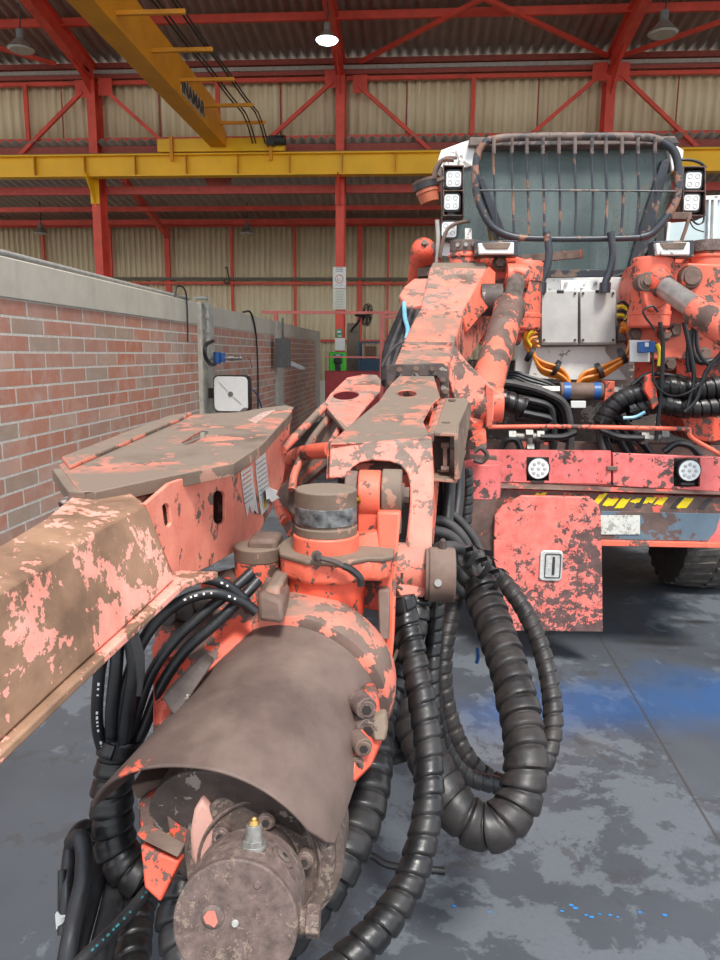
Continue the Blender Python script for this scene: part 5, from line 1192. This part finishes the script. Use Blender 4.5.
m = M(); m.cyl(p, p+m1*.014, .018, n=20); m.cyl(p+m1*.012, p+m1*.032, .023, n=6); obj('side_plug', m, MAT['cap'], mt, .002)
# casting plate at the left of the motor (pale pink lobe) and orange frame plates
slab('cast_lobe', [(190,858,1.05),(189,835,1.06),(193,812,1.07),(202,797,1.08),(210,808,1.08),(216,826,1.07),(216,850,1.06),(208,866,1.05),(196,872,1.05)], (0,.025,0), paint('lobe_paint', (.55,.30,.25), .45, 18, .2, seed=61, worn=(.22,.17,.14)), ru, .008)
slab('frame_plate', [(140,845,1.0),(180,861,.99),(160,903,.96),(144,888,.97)], (.0,.03,-.01), MAT['deep'], ru, .004)
slab('frame_edge', [(136,834,1.02),(146,831,1.02),(182,852,1.0),(178,858,.98),(142,840,1.0)], (.0,.02,0), MAT['brown'], ru, .004)
slab('frame_plate', [(163,798,1.12),(193,790,1.13),(190,850,1.11),(170,842,1.11)], (.01,.04,0), MAT['deep'], ru, .004)
slab('frame_plate', [(138,800,1.13),(152,796,1.13),(154,828,1.12),(140,832,1.12)], (.01,.04,0), MAT['deep'], ru, .004)
slab('frame_back', [(136,786,1.22),(200,772,1.26),(198,850,1.24),(140,846,1.22)], (0,.03,0), MAT['grime'], ru, .004)
slab('top_web', [(130,786,1.14),(190,774,1.2),(196,786,1.2),(136,800,1.14)], (0,.08,0), MAT['brown'], ru, .004)
m = M(); m.cyl(P(168, 835, 1.05), P(170, 850, 1.03), .008, n=10); obj('copper_pipe', m, simple('copper', (.55,.25,.10), .35, .7), ru)
# right side bolts and clamp below the hood rim
for a_, rr in (((367,709),.022),((368,730),.024),((364,748),.018),((357,765),.016)):
    p = P(a_[0], a_[1], 1.29 if a_[1] < 740 else 1.24); m = M(); m.cyl(p+V((-.02,.035,0)), p, rr, n=20); m.cyl(p, p+V((.0,-.004,0)), rr*.8, n=20); o = obj('side_bolt', m, MAT['brown'] if rr < .02 else MAT['cap'], ru, .002)
    m = M(); m.cyl(p+V((0,-.004,0)), p+V((0,-.0055,.0)), rr*.45, n=6); obj('socket', m, MAT['darkmetal'], o)
slab('side_casting', [(363,696,1.33),(378,690,1.35),(385,740,1.30),(372,768,1.26),(352,790,1.20),(350,770,1.22)], (-.01,.05,0), MAT['deep'], ru, .010)
slab('side_clamp', [(371,718,1.30),(386,714,1.31),(388,728,1.30),(386,742,1.28),(373,742,1.27)], (0,.03,0), MAT['dusty'], ru, .006)
# housing to the left of the hood (orange, behind the hoses)
slab('left_housing', [(150,645,1.40),(215,596,1.50),(256,590,1.52),(258,640,1.45),(215,700,1.32),(168,760,1.22),(150,775,1.2),(152,700,1.3)], (.02,.12,-.02), MAT['deep'], ru, .010)
slab('housing_step', [(160,625,1.46),(205,600,1.50),(235,600,1.50),(180,650,1.40),(160,655,1.40)], (0,-.04,0), MAT['deep'], ru, .006)
slab('housing_step', [(166,690,1.27),(205,650,1.36),(216,658,1.34),(180,712,1.24)], (0,-.03,.0), MAT['grime'], ru, .006)
m = M()
for a_ in ((170,617,1.42),(188,612,1.44),(206,606,1.45)):
    p = P(*a_); m = M(); m.cyl(p+V((0,.02,0)), p+V((0,-.025,.01)), .020, n=18); obj('socket_bolt', m, MAT['grime'], ru, .002)
slab('upper_plate', [(200,575,1.62),(262,560,1.66),(275,590,1.6),(225,600,1.5),(200,596,1.5)], (0,.03,-.04), MAT['deep'], ru, .006)
# ================================================================ FEED BEAM (left)
fb = empty('feed_arm', P(100, 620, 1.0), 'large worn orange box beam entering from the left edge, dusty slotted top plate', 'beam')
# beam body
bt = [(-60,578,.62),(0,544,.90),(40,520,1.06),(75,494,1.22)]
sec = []
for (lx, ly, rx, ry, bx_, by_, Y1, Y2, Y3) in ((-260,690,-260,760,-260,1010,.46,.45,.45), (-40,566,-60,622,-60,800,.80,.68,.66), (0,545,0,592,0,742,.88,.75,.73), (46,518,50,562,75,672,1.02,.86,.86), (75,494,100,528,125,627,1.20,1.0,1.0), (112,478,146,504,175,580,1.35,1.16,1.16)):
    tl = P(lx, ly, Y1); tr = P(rx, ry, Y2); br_ = P(bx_, by_, Y3); bl = V((tl.x+.0, tl.y, br_.z)); sec.append([tl, tr, br_, V((tl.x, br_.y, br_.z))])
m = M(); m.loft(sec); obj('beam_body', m, MAT['beam'], fb, .008)
m = M(); L = []
for (bx_, by_, Y3) in ((-260,1010,.45), (-60,800,.66), (0,742,.73), (75,672,.86), (125,627,1.0), (178,580,1.16), (212,570,1.25)):
    p = P(bx_, by_, Y3); L.append([p+V((-.06,0,-.002)), p+V((.012,0,-.002)), p+V((.012,0,-.016)), p+V((-.06,0,-.016))])
m.loft(L); obj('bottom_flange', m, MAT['beam'], fb, .003)
# head cheek (right side face)
ck = [(146,504,1.16),(170,483),(233,461),(262,440),(291,408),(289,440,1.93),(283,480,1.85),(270,512,1.72),(255,540,1.6),(210,566,1.38),(176,582,1.2)]
# make the cheek a vertical face close to one plane x = a + b*y
pA = P(150, 540, 1.16); pB = P(290, 430, 2.28)
def oncheek(px, py, off=0):
    d = ray(px, py); k = (pB.x-pA.x)/(pB.y-pA.y); t = (pA.x-k*pA.y+off)/(d.x-k*d.y); return EYE+d*t
slots = []
def slot(cx, cy, w, h, n=7):
    out = []
    for s_, a0 in ((-1, 180), (1, 0)):
        for i in range(n):
            a = math.radians(a0+180*i/(n-1)); out.append((cx+w*math.cos(a), cy+s_*h*-1*-1*(h and 1)*0+ (h*s_) + w*math.sin(a)*(1)))
    return out
def slot2(cx, cy, w, h, tilt=0, n=8):
    out = []
    for i in range(n): a = math.pi+math.pi*i/(n-1); out.append((cx+w*math.cos(a)-tilt, cy-h+w*math.sin(a)))
    for i in range(n): a = math.pi*i/(n-1); out.append((cx+w*math.cos(a)+tilt, cy+h+w*math.sin(a)))
    return out
m = M(); ckp = [oncheek(a[0], a[1]) for a in ck]
h_ = [oncheek(*p) for p in slot2(219.5, 507.5, 6.0, 11, 0)]; h2_ = [oncheek(*p) for p in slot2(167, 515, 3.5, 8, 1)]
m.plate(ckp, [h_, h2_], (-.008,0,0)); obj('head_cheek', m, paint('cheek_paint', (.86,.22,.145), .24, 15, .12, seed=71, light=(.92,.34,.24), worn=(.19,.12,.095)), fb, .004)
m = M(); m.prism([p+V((-.14,0,0)) for p in ckp], (-.016,0,0)); obj('far_cheek', m, MAT['grime'], fb, .004)
m = M(); cor = [p+V((-.075,0,0)) for p in [oncheek(150,520), oncheek(200,500), oncheek(262,460), oncheek(280,430), oncheek(265,510), oncheek(205,560), oncheek(170,575)]]; m.prism(cor, (-.04,0,0)); obj('head_core', m, MAT['grime'], fb)
# top plate with slot
ztp = P(233, 466, 1.40).z
def onz(px, py, z=ztp):
    return PZ(px, py, z)
kz = (P(291, 409, 2.28).z-ztp)/(2.28-1.40)
def ontop(px, py):
    d = ray(px, py); t = (ztp-kz*1.40-EYE.z)/(d.z-kz*d.y); return EYE+d*t
tp = [(59,464),(72,460),(168,418.5),(192,414.5),(240,412),(262,408),(286,405),(294,407),(291,412),(262,444),(234,463),(160,478),(95,492),(80,491),(74,484)]
slt = [(182,442),(193,434),(203,430),(209,431),(205,436),(193,443),(185,445)]
m = M(); m.plate([ontop(*p) for p in tp], [[ontop(*p) for p in slt]], DN(.005)); tpo = obj('head_top_plate', m, MAT['topdust'], fb, .003)
m = M(); m.loft([[ontop(a, b), ontop(a, b)+DN(.026), ontop(a, b)+V((-.02,0,-.026)), ontop(a, b)+V((-.02,0,-.002))] for a, b in ((62,468),(74,484),(80,491),(95,492),(160,478),(234,463.5),(262,444.5),(292,412))]); obj('plate_edge', m, MAT['dusty'], fb, .003)
m = M(); L_ = [ontop(62,461), ontop(168,419), ontop(192,415), ontop(181,421), ontop(88,462), ontop(70,470)]; m.prism([p+V((0,0,.010)) for p in L_], DN(.010)); obj('raised_strip', m, MAT['topdust'], tpo, .003)
m = M(); L_ = [ontop(*p) for p in ((248,421),(262,413),(276,410),(270,414),(256,424))]; m.prism([p+V((0,0,.002)) for p in L_], DN(.003)); obj('sticker_rest', m, simple('scraped_sticker', (.55,.36,.30), .7, var=.3, scale=60), tpo)
# neck between beam and plate
m = M(); m.hexa([ontop(90,487)+DN(.03), ontop(150,479)+DN(.03), ontop(150,479)+DN(.10), ontop(90,487)+DN(.10)], [ontop(150,455)+DN(.03), ontop(222,455)+DN(.03)+V((-.04,0,0)), ontop(222,455)+DN(.14)+V((-.04,0,0)), ontop(150,455)+DN(.14)]); obj('neck', m, MAT['beam'], fb, .006)
# stickers on the cheek
def sticker(pts, mat, off=.0015, par=None, nm='sticker', t=.001):
    m = M(); m.prism([oncheek(a, b, off) for a, b in pts], (t,0,0)); return obj(nm, m, mat, par or fb)
sw = simple('sticker_white', (.74,.72,.66), .6, var=.12, scale=80)
s1_ = sticker([(239.5,465),(251,456.5),(253,480),(256,500),(258,514),(254,510),(252,514),(249,505),(247,518),(244,500),(242,485)], sw, nm='warning_sticker')
sticker([(240,465.5),(251,457.5),(251.5,465),(241,472)], MAT['redprint'], .003, s1_, 'sticker_head')
s2_ = sticker([(254.5,452.5),(264.5,445),(266,462),(268.5,485),(271,497),(268,508),(261,515.5),(259,500),(256,474)], sw, nm='warning_sticker')
sticker([(255,453),(264.5,445.5),(265,452.5),(256,460)], MAT['orangeprint'], .003, s2_, 'sticker_head')
sticker([(265,498),(266.5,506),(263,508.5)], MAT['yellowtape'], .003, s2_, 'warning_triangle')
for k in range(8):
    y0 = 463+k*4.4; sl = -6.5+k*.1; x0 = 256.6+k*.45
    sticker([(x0,y0+1.2),(x0+8.5,y0+sl+1.2),(x0+8.5,y0+sl+2.2),(x0,y0+2.4)], MAT['print'], .003, s2_, 'text_line')
for k in range(7):
    y0 = 474+k*4.6; x0 = 242.5+k*.4
    sticker([(x0,y0+1.2),(x0+8,y0-4.5),(x0+8,y0-3.4),(x0,y0+2.4)], MAT['redprint'] if k < 3 else MAT['print'], .003, s1_, 'text_line')
m = M(); cst = oncheek(271, 494, .012)
pts = [(265,490),(269,487),(273,489),(278,491),(276,495),(280,498),(275,500),(272,503),(269,499),(266,500)]
m.loft([[oncheek(a, b, .004) for a, b in pts], [oncheek(a*.9+27.1, b*.9+49.4, .016+.008*((i*7) % 3)) for i, (a, b) in enumerate(pts)]]); obj('torn_flap', m, MAT['paper'], s2_, 0, smooth=20)
# ================================================================ HOSES NEAR THE CAMERA
def sp_(pts, r, label, mat='wrap', pitch=.045, gap=.16, lift=.07, group=None, name='wrapped_hose', n=28):
    m = spiral([P(*a) for a in pts], r, pitch, n=n, gap=gap, lift=lift)
    return tag(obj(name, m, MAT[mat], smooth=50), label, 'hose', group)
def hose(pts, r, label, mat='hose', name='hydraulic_hose', group=None, n=12):
    m = M(); m.tube([P(*a) for a in pts], r, n=n, sub=8); return tag(obj(name, m, MAT[mat]), label, 'hose', group)
sp_([(478,583,2.30),(486,604,2.24),(499,640,2.12),(512,680,2.0),(521,720,1.90),(526,760,1.80),(519,800,1.74),(500,824,1.70),(478,826,1.70),(456,808,1.72),(436,775,1.78),(420,738,1.86),(410,700,1.92),(404,660,1.98),(408,620,2.04),(415,600,2.06)], .058, 'thickest black wrapped hose loop, hanging lowest right of the rotation unit', 'wrapd', .050, .14)
h_side = [(497,575,2.5),(512,592,2.42),(527,615,2.36),(540,645,2.28),(549,680,2.2),(553,715,2.12),(550,745,2.06),(540,768,2.02),(520,782,2.04),(497,782,2.08),(475,768,2.1),(458,742,2.12),(448,712,2.15),(443,680,2.18),(444,650,2.22),(450,620,2.28),(458,590,2.35)]
sp_(h_side, .030, 'thin wrapped hose loop running outside and behind the thickest loop', 'wrapd', .042, .12)
# sparsely wound upper part of the thin one
m = M(); m.tube([P(*a) for a in [(438,548,2.05),(455,547,2.15),(473,555,2.3),(490,570,2.45),(499,578,2.5)]], .018, n=10); hs = tag(obj('hydraulic_hose', m, MAT['hoseg']), 'grey hose leaving the pin cap and entering the loose rubber bands', 'hose')
for i, (x_, y_, Y_, rr) in enumerate(((468,556,2.15,.036),(482,566,2.2,.036),(494,578,2.25,.036))):
    p = P(x_, y_, Y_); d = V((.55,.45,-.45)).normalized(); m = M(); e1 = d.cross(EZ).normalized(); e2 = d.cross(e1)
    L = []
    for k in range(22):
        a = math.radians(-60+k*17); c = p+d*(.045*k/21-.02); w_ = d*.012
        rr2 = rr*(1+.1*math.sin(k)); v = e1*math.cos(a)*rr2+e2*math.sin(a)*rr2
        L.append([c+v-w_, c+v+w_, c+v*1.06+w_, c+v*1.06-w_])
    m.loft(L); tag(obj('rubber_band', m, MAT['wrapd']), 'loose rubber band curled round the grey hose, %s' % ('nearest the pin cap', 'middle one', 'lowest one')[i], 'band')
sp_([(402,596,1.74),(407,625,1.72),(414,660,1.66),(421,695,1.60),(427,735,1.54),(429,775,1.48),(427,815,1.42),(420,850,1.37),(408,885,1.32),(390,915,1.27),(368,940,1.23),(345,962,1.20),(320,985,1.17)], .033, 'shiny wrapped hose falling from below the pin and curving to the bottom edge', 'wrap', .040, .10, n=26)
sp_([(437,592,2.05),(434,640,2.02),(432,680,1.98),(436,720,1.95),(446,752,1.95),(466,776,1.98),(500,786,2.02)], .026, 'slim wrapped hose hanging behind the shiny one and joining the loop', 'wrap', .038, .12, n=24)
sp_([(418,598,1.9),(412,630,1.85),(402,660,1.8),(390,690,1.75),(380,720,1.66)], .038, 'wrapped hose crossing behind the shiny one to the left', 'wrap', .04, .1, n=24)
sp_([(395,640,1.95),(378,690,1.72),(374,730,1.55),(372,770,1.45),(363,810,1.36),(346,850,1.28),(322,888,1.22),(296,918,1.18),(275,945,1.16)], .046, 'thick wrapped hose passing under the hood towards the motor', 'wrap', .046, .10)
sp_([(398,760,1.95),(384,700,2.0),(390,640,2.05)], .05, 'dark wrapped hose standing in the shade behind the side bolts', 'wrap', .046, .10, n=22)
# straight hoses beside the box
for i, (x0, x1, Y, r) in enumerate(((441,439,2.45,.016),(449,447,2.42,.022),(459,456,2.5,.020))):
    hose([(x0,462,Y),(x0,490,Y-.03),(x1,520,Y-.08),(x1-2,560,Y-.15)], r, 'straight black hose hanging below the open side box', group='hoses below the side box')
sp_([(466,468,2.7),(467,495,2.7),(465,525,2.68),(462,545,2.66)], .024, 'slim wrapped hose hanging just right of the straight hoses', 'wrap', .036, .1, n=20)
for i, (pts, r) in enumerate((([(430,520,2.3),(446,522,2.3),(462,536,2.3),(474,560,2.3),(482,586,2.3)],.016), ([(432,530,2.25),(450,536,2.28),(466,552,2.3),(474,572,2.3),(480,590,2.3)],.018), ([(430,556,2.1),(446,560,2.2),(460,575,2.28),(474,592,2.3)],.018), ([(432,575,2.1),(448,580,2.2),(462,592,2.26),(474,600,2.28)],.014), ([(436,510,2.4),(452,514,2.4),(468,530,2.4),(480,552,2.4),(484,580,2.35)],.014))):
    hose(pts, r, 'grey hose fanning from behind the boom leg into the thickest loop', 'hoseg', group='hoses entering the thickest loop')
m = M(); m.tube([P(*a) for a in [(416,596,1.78),(412,615,1.76),(400,645,1.70),(388,672,1.62),(378,690,1.50)]], .005, n=8); tag(obj('steel_wire', m, MAT['grime']), 'thin steel wire slanting from the boom leg down to the hood', 'wire')
# ---- left bundle: sleeve plus bare hoses in arcs
sp_([(124,735,1.302),(118,755,1.296),(113,785,1.286),(112,815,1.276),(116,845,1.267),(126,866,1.260),(142,880,1.257)], .040, 'black wrapped sleeve left of the hood, holding the bare hoses', 'wrap', .040, .2, .10)
LG = 'bare hoses'
hose([(250,610,1.404),(240,596,1.398),(222,583,1.385),(196,578,1.366),(170,587,1.347),(148,604,1.321),(126,632,1.296),(104,655,1.276),(98,690,1.270),(98,730,1.276),(108,765,1.289)], .0118, 'outermost bare hose with white print, arcing widest around the left side')
hose([(256,612,1.398),(240,601,1.392),(214,593,1.372),(184,600,1.353),(158,620,1.328),(138,650,1.302),(125,690,1.283),(118,730,1.286),(116,765,1.292)], .0118, 'bare hose just inside the outermost arc')
hose([(252,572,1.446),(232,590,1.417),(205,612,1.385),(175,640,1.353),(152,672,1.324),(138,710,1.302),(128,745,1.296)], .0115, 'bare hose running straight down from under the feed arm')
hose([(258,580,1.446),(240,600,1.411),(214,625,1.379),(184,652,1.350),(160,688,1.324),(144,728,1.305),(132,750,1.299)], .0118, 'glossy bare hose closest to the hood edge')
hose([(118,640,1.289),(116,670,1.276),(112,710,1.270),(112,745,1.283),(116,770,1.289)], .013, 'short upright bare hose in the middle of the left bundle')
hose([(130,636,1.286),(134,665,1.276),(130,700,1.270),(124,740,1.280),(120,765,1.289)], .014, 'dark upright bare hose between flat strap and hood')
m = M(); L = []
for a_, w_ in (((126,614,1.289),.011),((132,632,1.276),.011),((139,655,1.267),.010),((139,675,1.264),.010),((137,697,1.264),.008)):
    p = P(*a_); L.append([p+V((-w_,0,0)), p+V((w_,0,0)), p+V((w_,.006,0)), p+V((-w_,.006,0))])
m.loft(L); tag(obj('rubber_strap', m, MAT['hoseg'], bevel=.002), 'flat grey rubber strap end hanging beneath the feed arm', 'strap')
m = M()
m.tube([P(112,632,1.283), P(114,622,1.276), P(122,620,1.273), P(128,628,1.273), P(124,640,1.276)], .009, n=8); tag(obj('rubber_strap', m, MAT['hoseg']), 'curled rubber strap around the top of the upright hoses', 'strap')
# white print on the outer hose: tiny dashes along it
# ---- hoses on the floor at the lower left
hose([(96,842,1.35),(88,826,1.32),(76,832,1.28),(70,850,1.25),(67,880,1.2),(66,905,1.17),(64,930,1.15)], .013, 'thin black hose looping over at the lower left, left branch')
hose([(72,842,1.22),(80,838,1.2),(84,852,1.18),(83,880,1.14),(76,910,1.1),(70,940,1.06),(64,975,1.03)], .016, 'smooth dark hose of the lower left loop, right branch')
hose([(62,870,1.2),(62,895,1.18),(62,915,1.16),(62,935,1.14)], .008, 'slim cable at the far left of the lower bundle')
m = M(); p = P(62, 920, 1.155); m.cyl(p+V((0,0,.014)), p-V((0,0,.014)), .0115, n=14); tag(obj('tape_band', m, MAT['paper']), 'white tape band on the slim cable at the lower left', 'tape')
hose([(118,828,1.4),(104,850,1.34),(94,880,1.26),(84,915,1.18),(74,950,1.1),(68,985,1.05)], .024, 'thick dull hose in the lower left bundle', 'hose')
hose([(128,850,1.36),(118,880,1.28),(110,915,1.2),(102,950,1.12),(96,985,1.06)], .024, 'thick dull hose beside the wrapped one at the bottom left', 'hose')
sp_([(146,860,1.4),(142,890,1.32),(136,925,1.24),(132,960,1.17),(130,990,1.12)], .034, 'wrapped hose reaching the bottom edge left of the motor', 'wrap', .036, .10)
hose([(168,872,1.12),(150,888,1.08),(130,912,1.02),(108,935,.97),(84,958,.92),(60,985,.88)], .0105, 'thin hose with blue print slanting to the bottom left', 'hose')
# band ribs left of the end cap
m = spiral([P(*a) for a in [(206,850,1.20),(190,868,1.18),(180,892,1.15),(176,920,1.12),(180,950,1.09),(190,985,1.06)]], .034, .036, n=24, gap=.14); tag(obj('wrapped_hose', m, MAT['wrap'], smooth=50), 'black wrapped hose hugging the left side of the round end cap', 'hose')
# hoses left of the boom elbow
BG = 'black hoses left of the boom elbow'
for i in range(7):
    o = i*4.6-4+(i % 2)*1.6
    hose([(408+o*.6,303,4.1),(402+o*.7,318,3.95),(395+o*.8,335,3.8),(389+o*.8,352,3.6),(387+o*.6,368,3.4),(386+o*.3,383,3.2)], .017, 'black hose bowing down left of the boom elbow', 'hoseg' if i % 2 else 'hose', group=BG)
hose([(404,303,4.0),(405,318,3.85),(408,330,3.7),(406,340,3.6)], .012, 'light blue hose among the black ones left of the elbow', 'hose').data.materials[0] = simple('light_blue', (.18,.45,.60), .4)
hose([(382,366,3.0),(388,355,3.0),(396,346,3.0),(404,341,3.0)], .006, 'pale thin cable across the hoses left of the elbow', 'hoseg')
# scraps: floor hose shadowy piece and blue paint drips
fl_h = [PZ(a_, b_, .013) for a_, b_ in ((340,846),(372,854),(392,864),(446,870))]
hose([(345,848,fl_h[0].y),(372,856,fl_h[1].y),(392,866,fl_h[2].y),(445,871,fl_h[3].y)], .013, 'short black cable lying behind the shiny hose', 'hose')
m = M(); p = P(477, 648, 2.15); m.tube([p, p+V((.004,0,-.03)), p+V((0,0,-.05))], .006, n=6); tag(obj('blue_strap', m, MAT['blue']), 'small blue strap end hanging left of the thickest loop', 'strap')
for i, (a_, b_, w_) in enumerate(((562,911,.010),(571,905,.012),(575,908,.014),(586,915,.010),(592,917,.014),(600,914,.008),(490,912,.008),(454,906,.012),(610,915,.010),(640,912,.012),(665,915,.014),(618,917,.008))):
    w_ *= .65; p = PZ(a_, b_, .001); m = M(); m.prism([p+V((w_*math.cos(t*1.05)*(1+.4*math.sin(3*t+i)), w_*.6*math.sin(t*1.05), 0)) for t in range(6)], (0,0,.0006)); tag(obj('paint_drip', m, simple('blue_drip', (.03,.25,.62), .4)), 'small bright blue paint drip on the grey floor at lower right', 'paint drip', 'blue paint drips')

# printed lettering running along some hoses
def marks(par, pts, r, mat, t0, t1, step=.012, ln=.007, h=.0045, nm='printed_marks'):
    C = catmull([P(*a) for a in pts], 10); S = [0]
    for a, b in zip(C, C[1:]): S.append(S[-1]+(b-a).length)
    m = M(); t = S[-1]*t0; rn = random.Random(3)
    def at(u):
        j = 0
        while j < len(S)-2 and S[j+1] < u: j += 1
        return C[j].lerp(C[j+1], min(1, (u-S[j])/max(1e-9, S[j+1]-S[j])))
    while t < S[-1]*t1:
        p = at(t); d = (at(t+.004)-p).normalized(); v = (EYE-p).normalized(); v = (v-d*v.dot(d)).normalized(); w = d.cross(v)
        l = ln*rn.uniform(.4, 1); c = p+v*(r*1.01)
        m.loft([[c-w*h/2, c+w*h/2, c+w*h/2+d*l, c-w*h/2+d*l], [c-w*h/2+v*.0006, c+w*h/2+v*.0006, c+w*h/2+d*l+v*.0006, c-w*h/2+d*l+v*.0006]])
        t += step*rn.uniform(.7, 1.2)*(3 if rn.random() < .12 else 1)
    return obj(nm, m, mat, par, kind='stuff')
for o in list(COL.objects):
    lb = o.get('label', '')
    if lb.startswith('outermost bare hose'): marks(o, [(250,610,1.404),(240,596,1.398),(222,583,1.385),(196,578,1.366),(170,587,1.347),(148,604,1.321),(126,632,1.296),(104,655,1.276),(98,690,1.270),(98,730,1.276),(108,765,1.289)], .0118, MAT['paper'], .12, .95, h=.004)
    if lb.startswith('bare hose just inside'): marks(o, [(256,612,1.398),(240,601,1.392),(214,593,1.372),(184,600,1.353),(158,620,1.328),(138,650,1.302),(125,690,1.283),(118,730,1.286),(116,765,1.292)], .0118, MAT['paper'], .10, .3, h=.004)
    if lb.startswith('thin hose with blue print'): marks(o, [(168,872,1.12),(150,888,1.08),(130,912,1.02),(108,935,.97),(84,958,.92),(60,985,.88)], .0105, simple('teal_print', (.03,.16,.19), .5), .25, .8, h=.0035, ln=.008)
# ================================================================ LIGHT
w = bpy.data.worlds.new('world'); SC.world = w; w.use_nodes = True; nt = w.node_tree; nt.nodes.clear()
n = N(nt); out = nt.nodes.new('ShaderNodeOutputWorld'); bg = nt.nodes.new('ShaderNodeBackground')
tc = nt.nodes.new('ShaderNodeTexCoord'); sp = nt.nodes.new('ShaderNodeSeparateXYZ'); nt.links.new(tc.outputs['Generated'], sp.inputs[0])
f = n.ramp(sp.outputs['Z'], -.05, .6)
col = n.mix(f, (.90,.90,.88), (.70,.80,.95))
col = n.mix(n.ramp(sp.outputs['Z'], 0.0, -.05), col, (.30,.28,.25))
nt.links.new(col, bg.inputs[0]); bg.inputs[1].default_value = 1.2; nt.links.new(bg.outputs[0], out.inputs[0])
sd = bpy.data.lights.new('sun', 'SUN'); so = bpy.data.objects.new('sun', sd); COL.objects.link(so)
sd.energy = 2.75; sd.angle = math.radians(12); sd.color = (1, .95, .87)
so.rotation_euler = V((-.22, .62, -1.0)).to_track_quat('-Z', 'Y').to_euler()
SC.view_settings.view_transform = 'Standard'; SC.view_settings.look = 'None'; SC.view_settings.gamma = 1
SC.view_settings.use_curve_mapping = False; SC.view_settings.exposure = .66
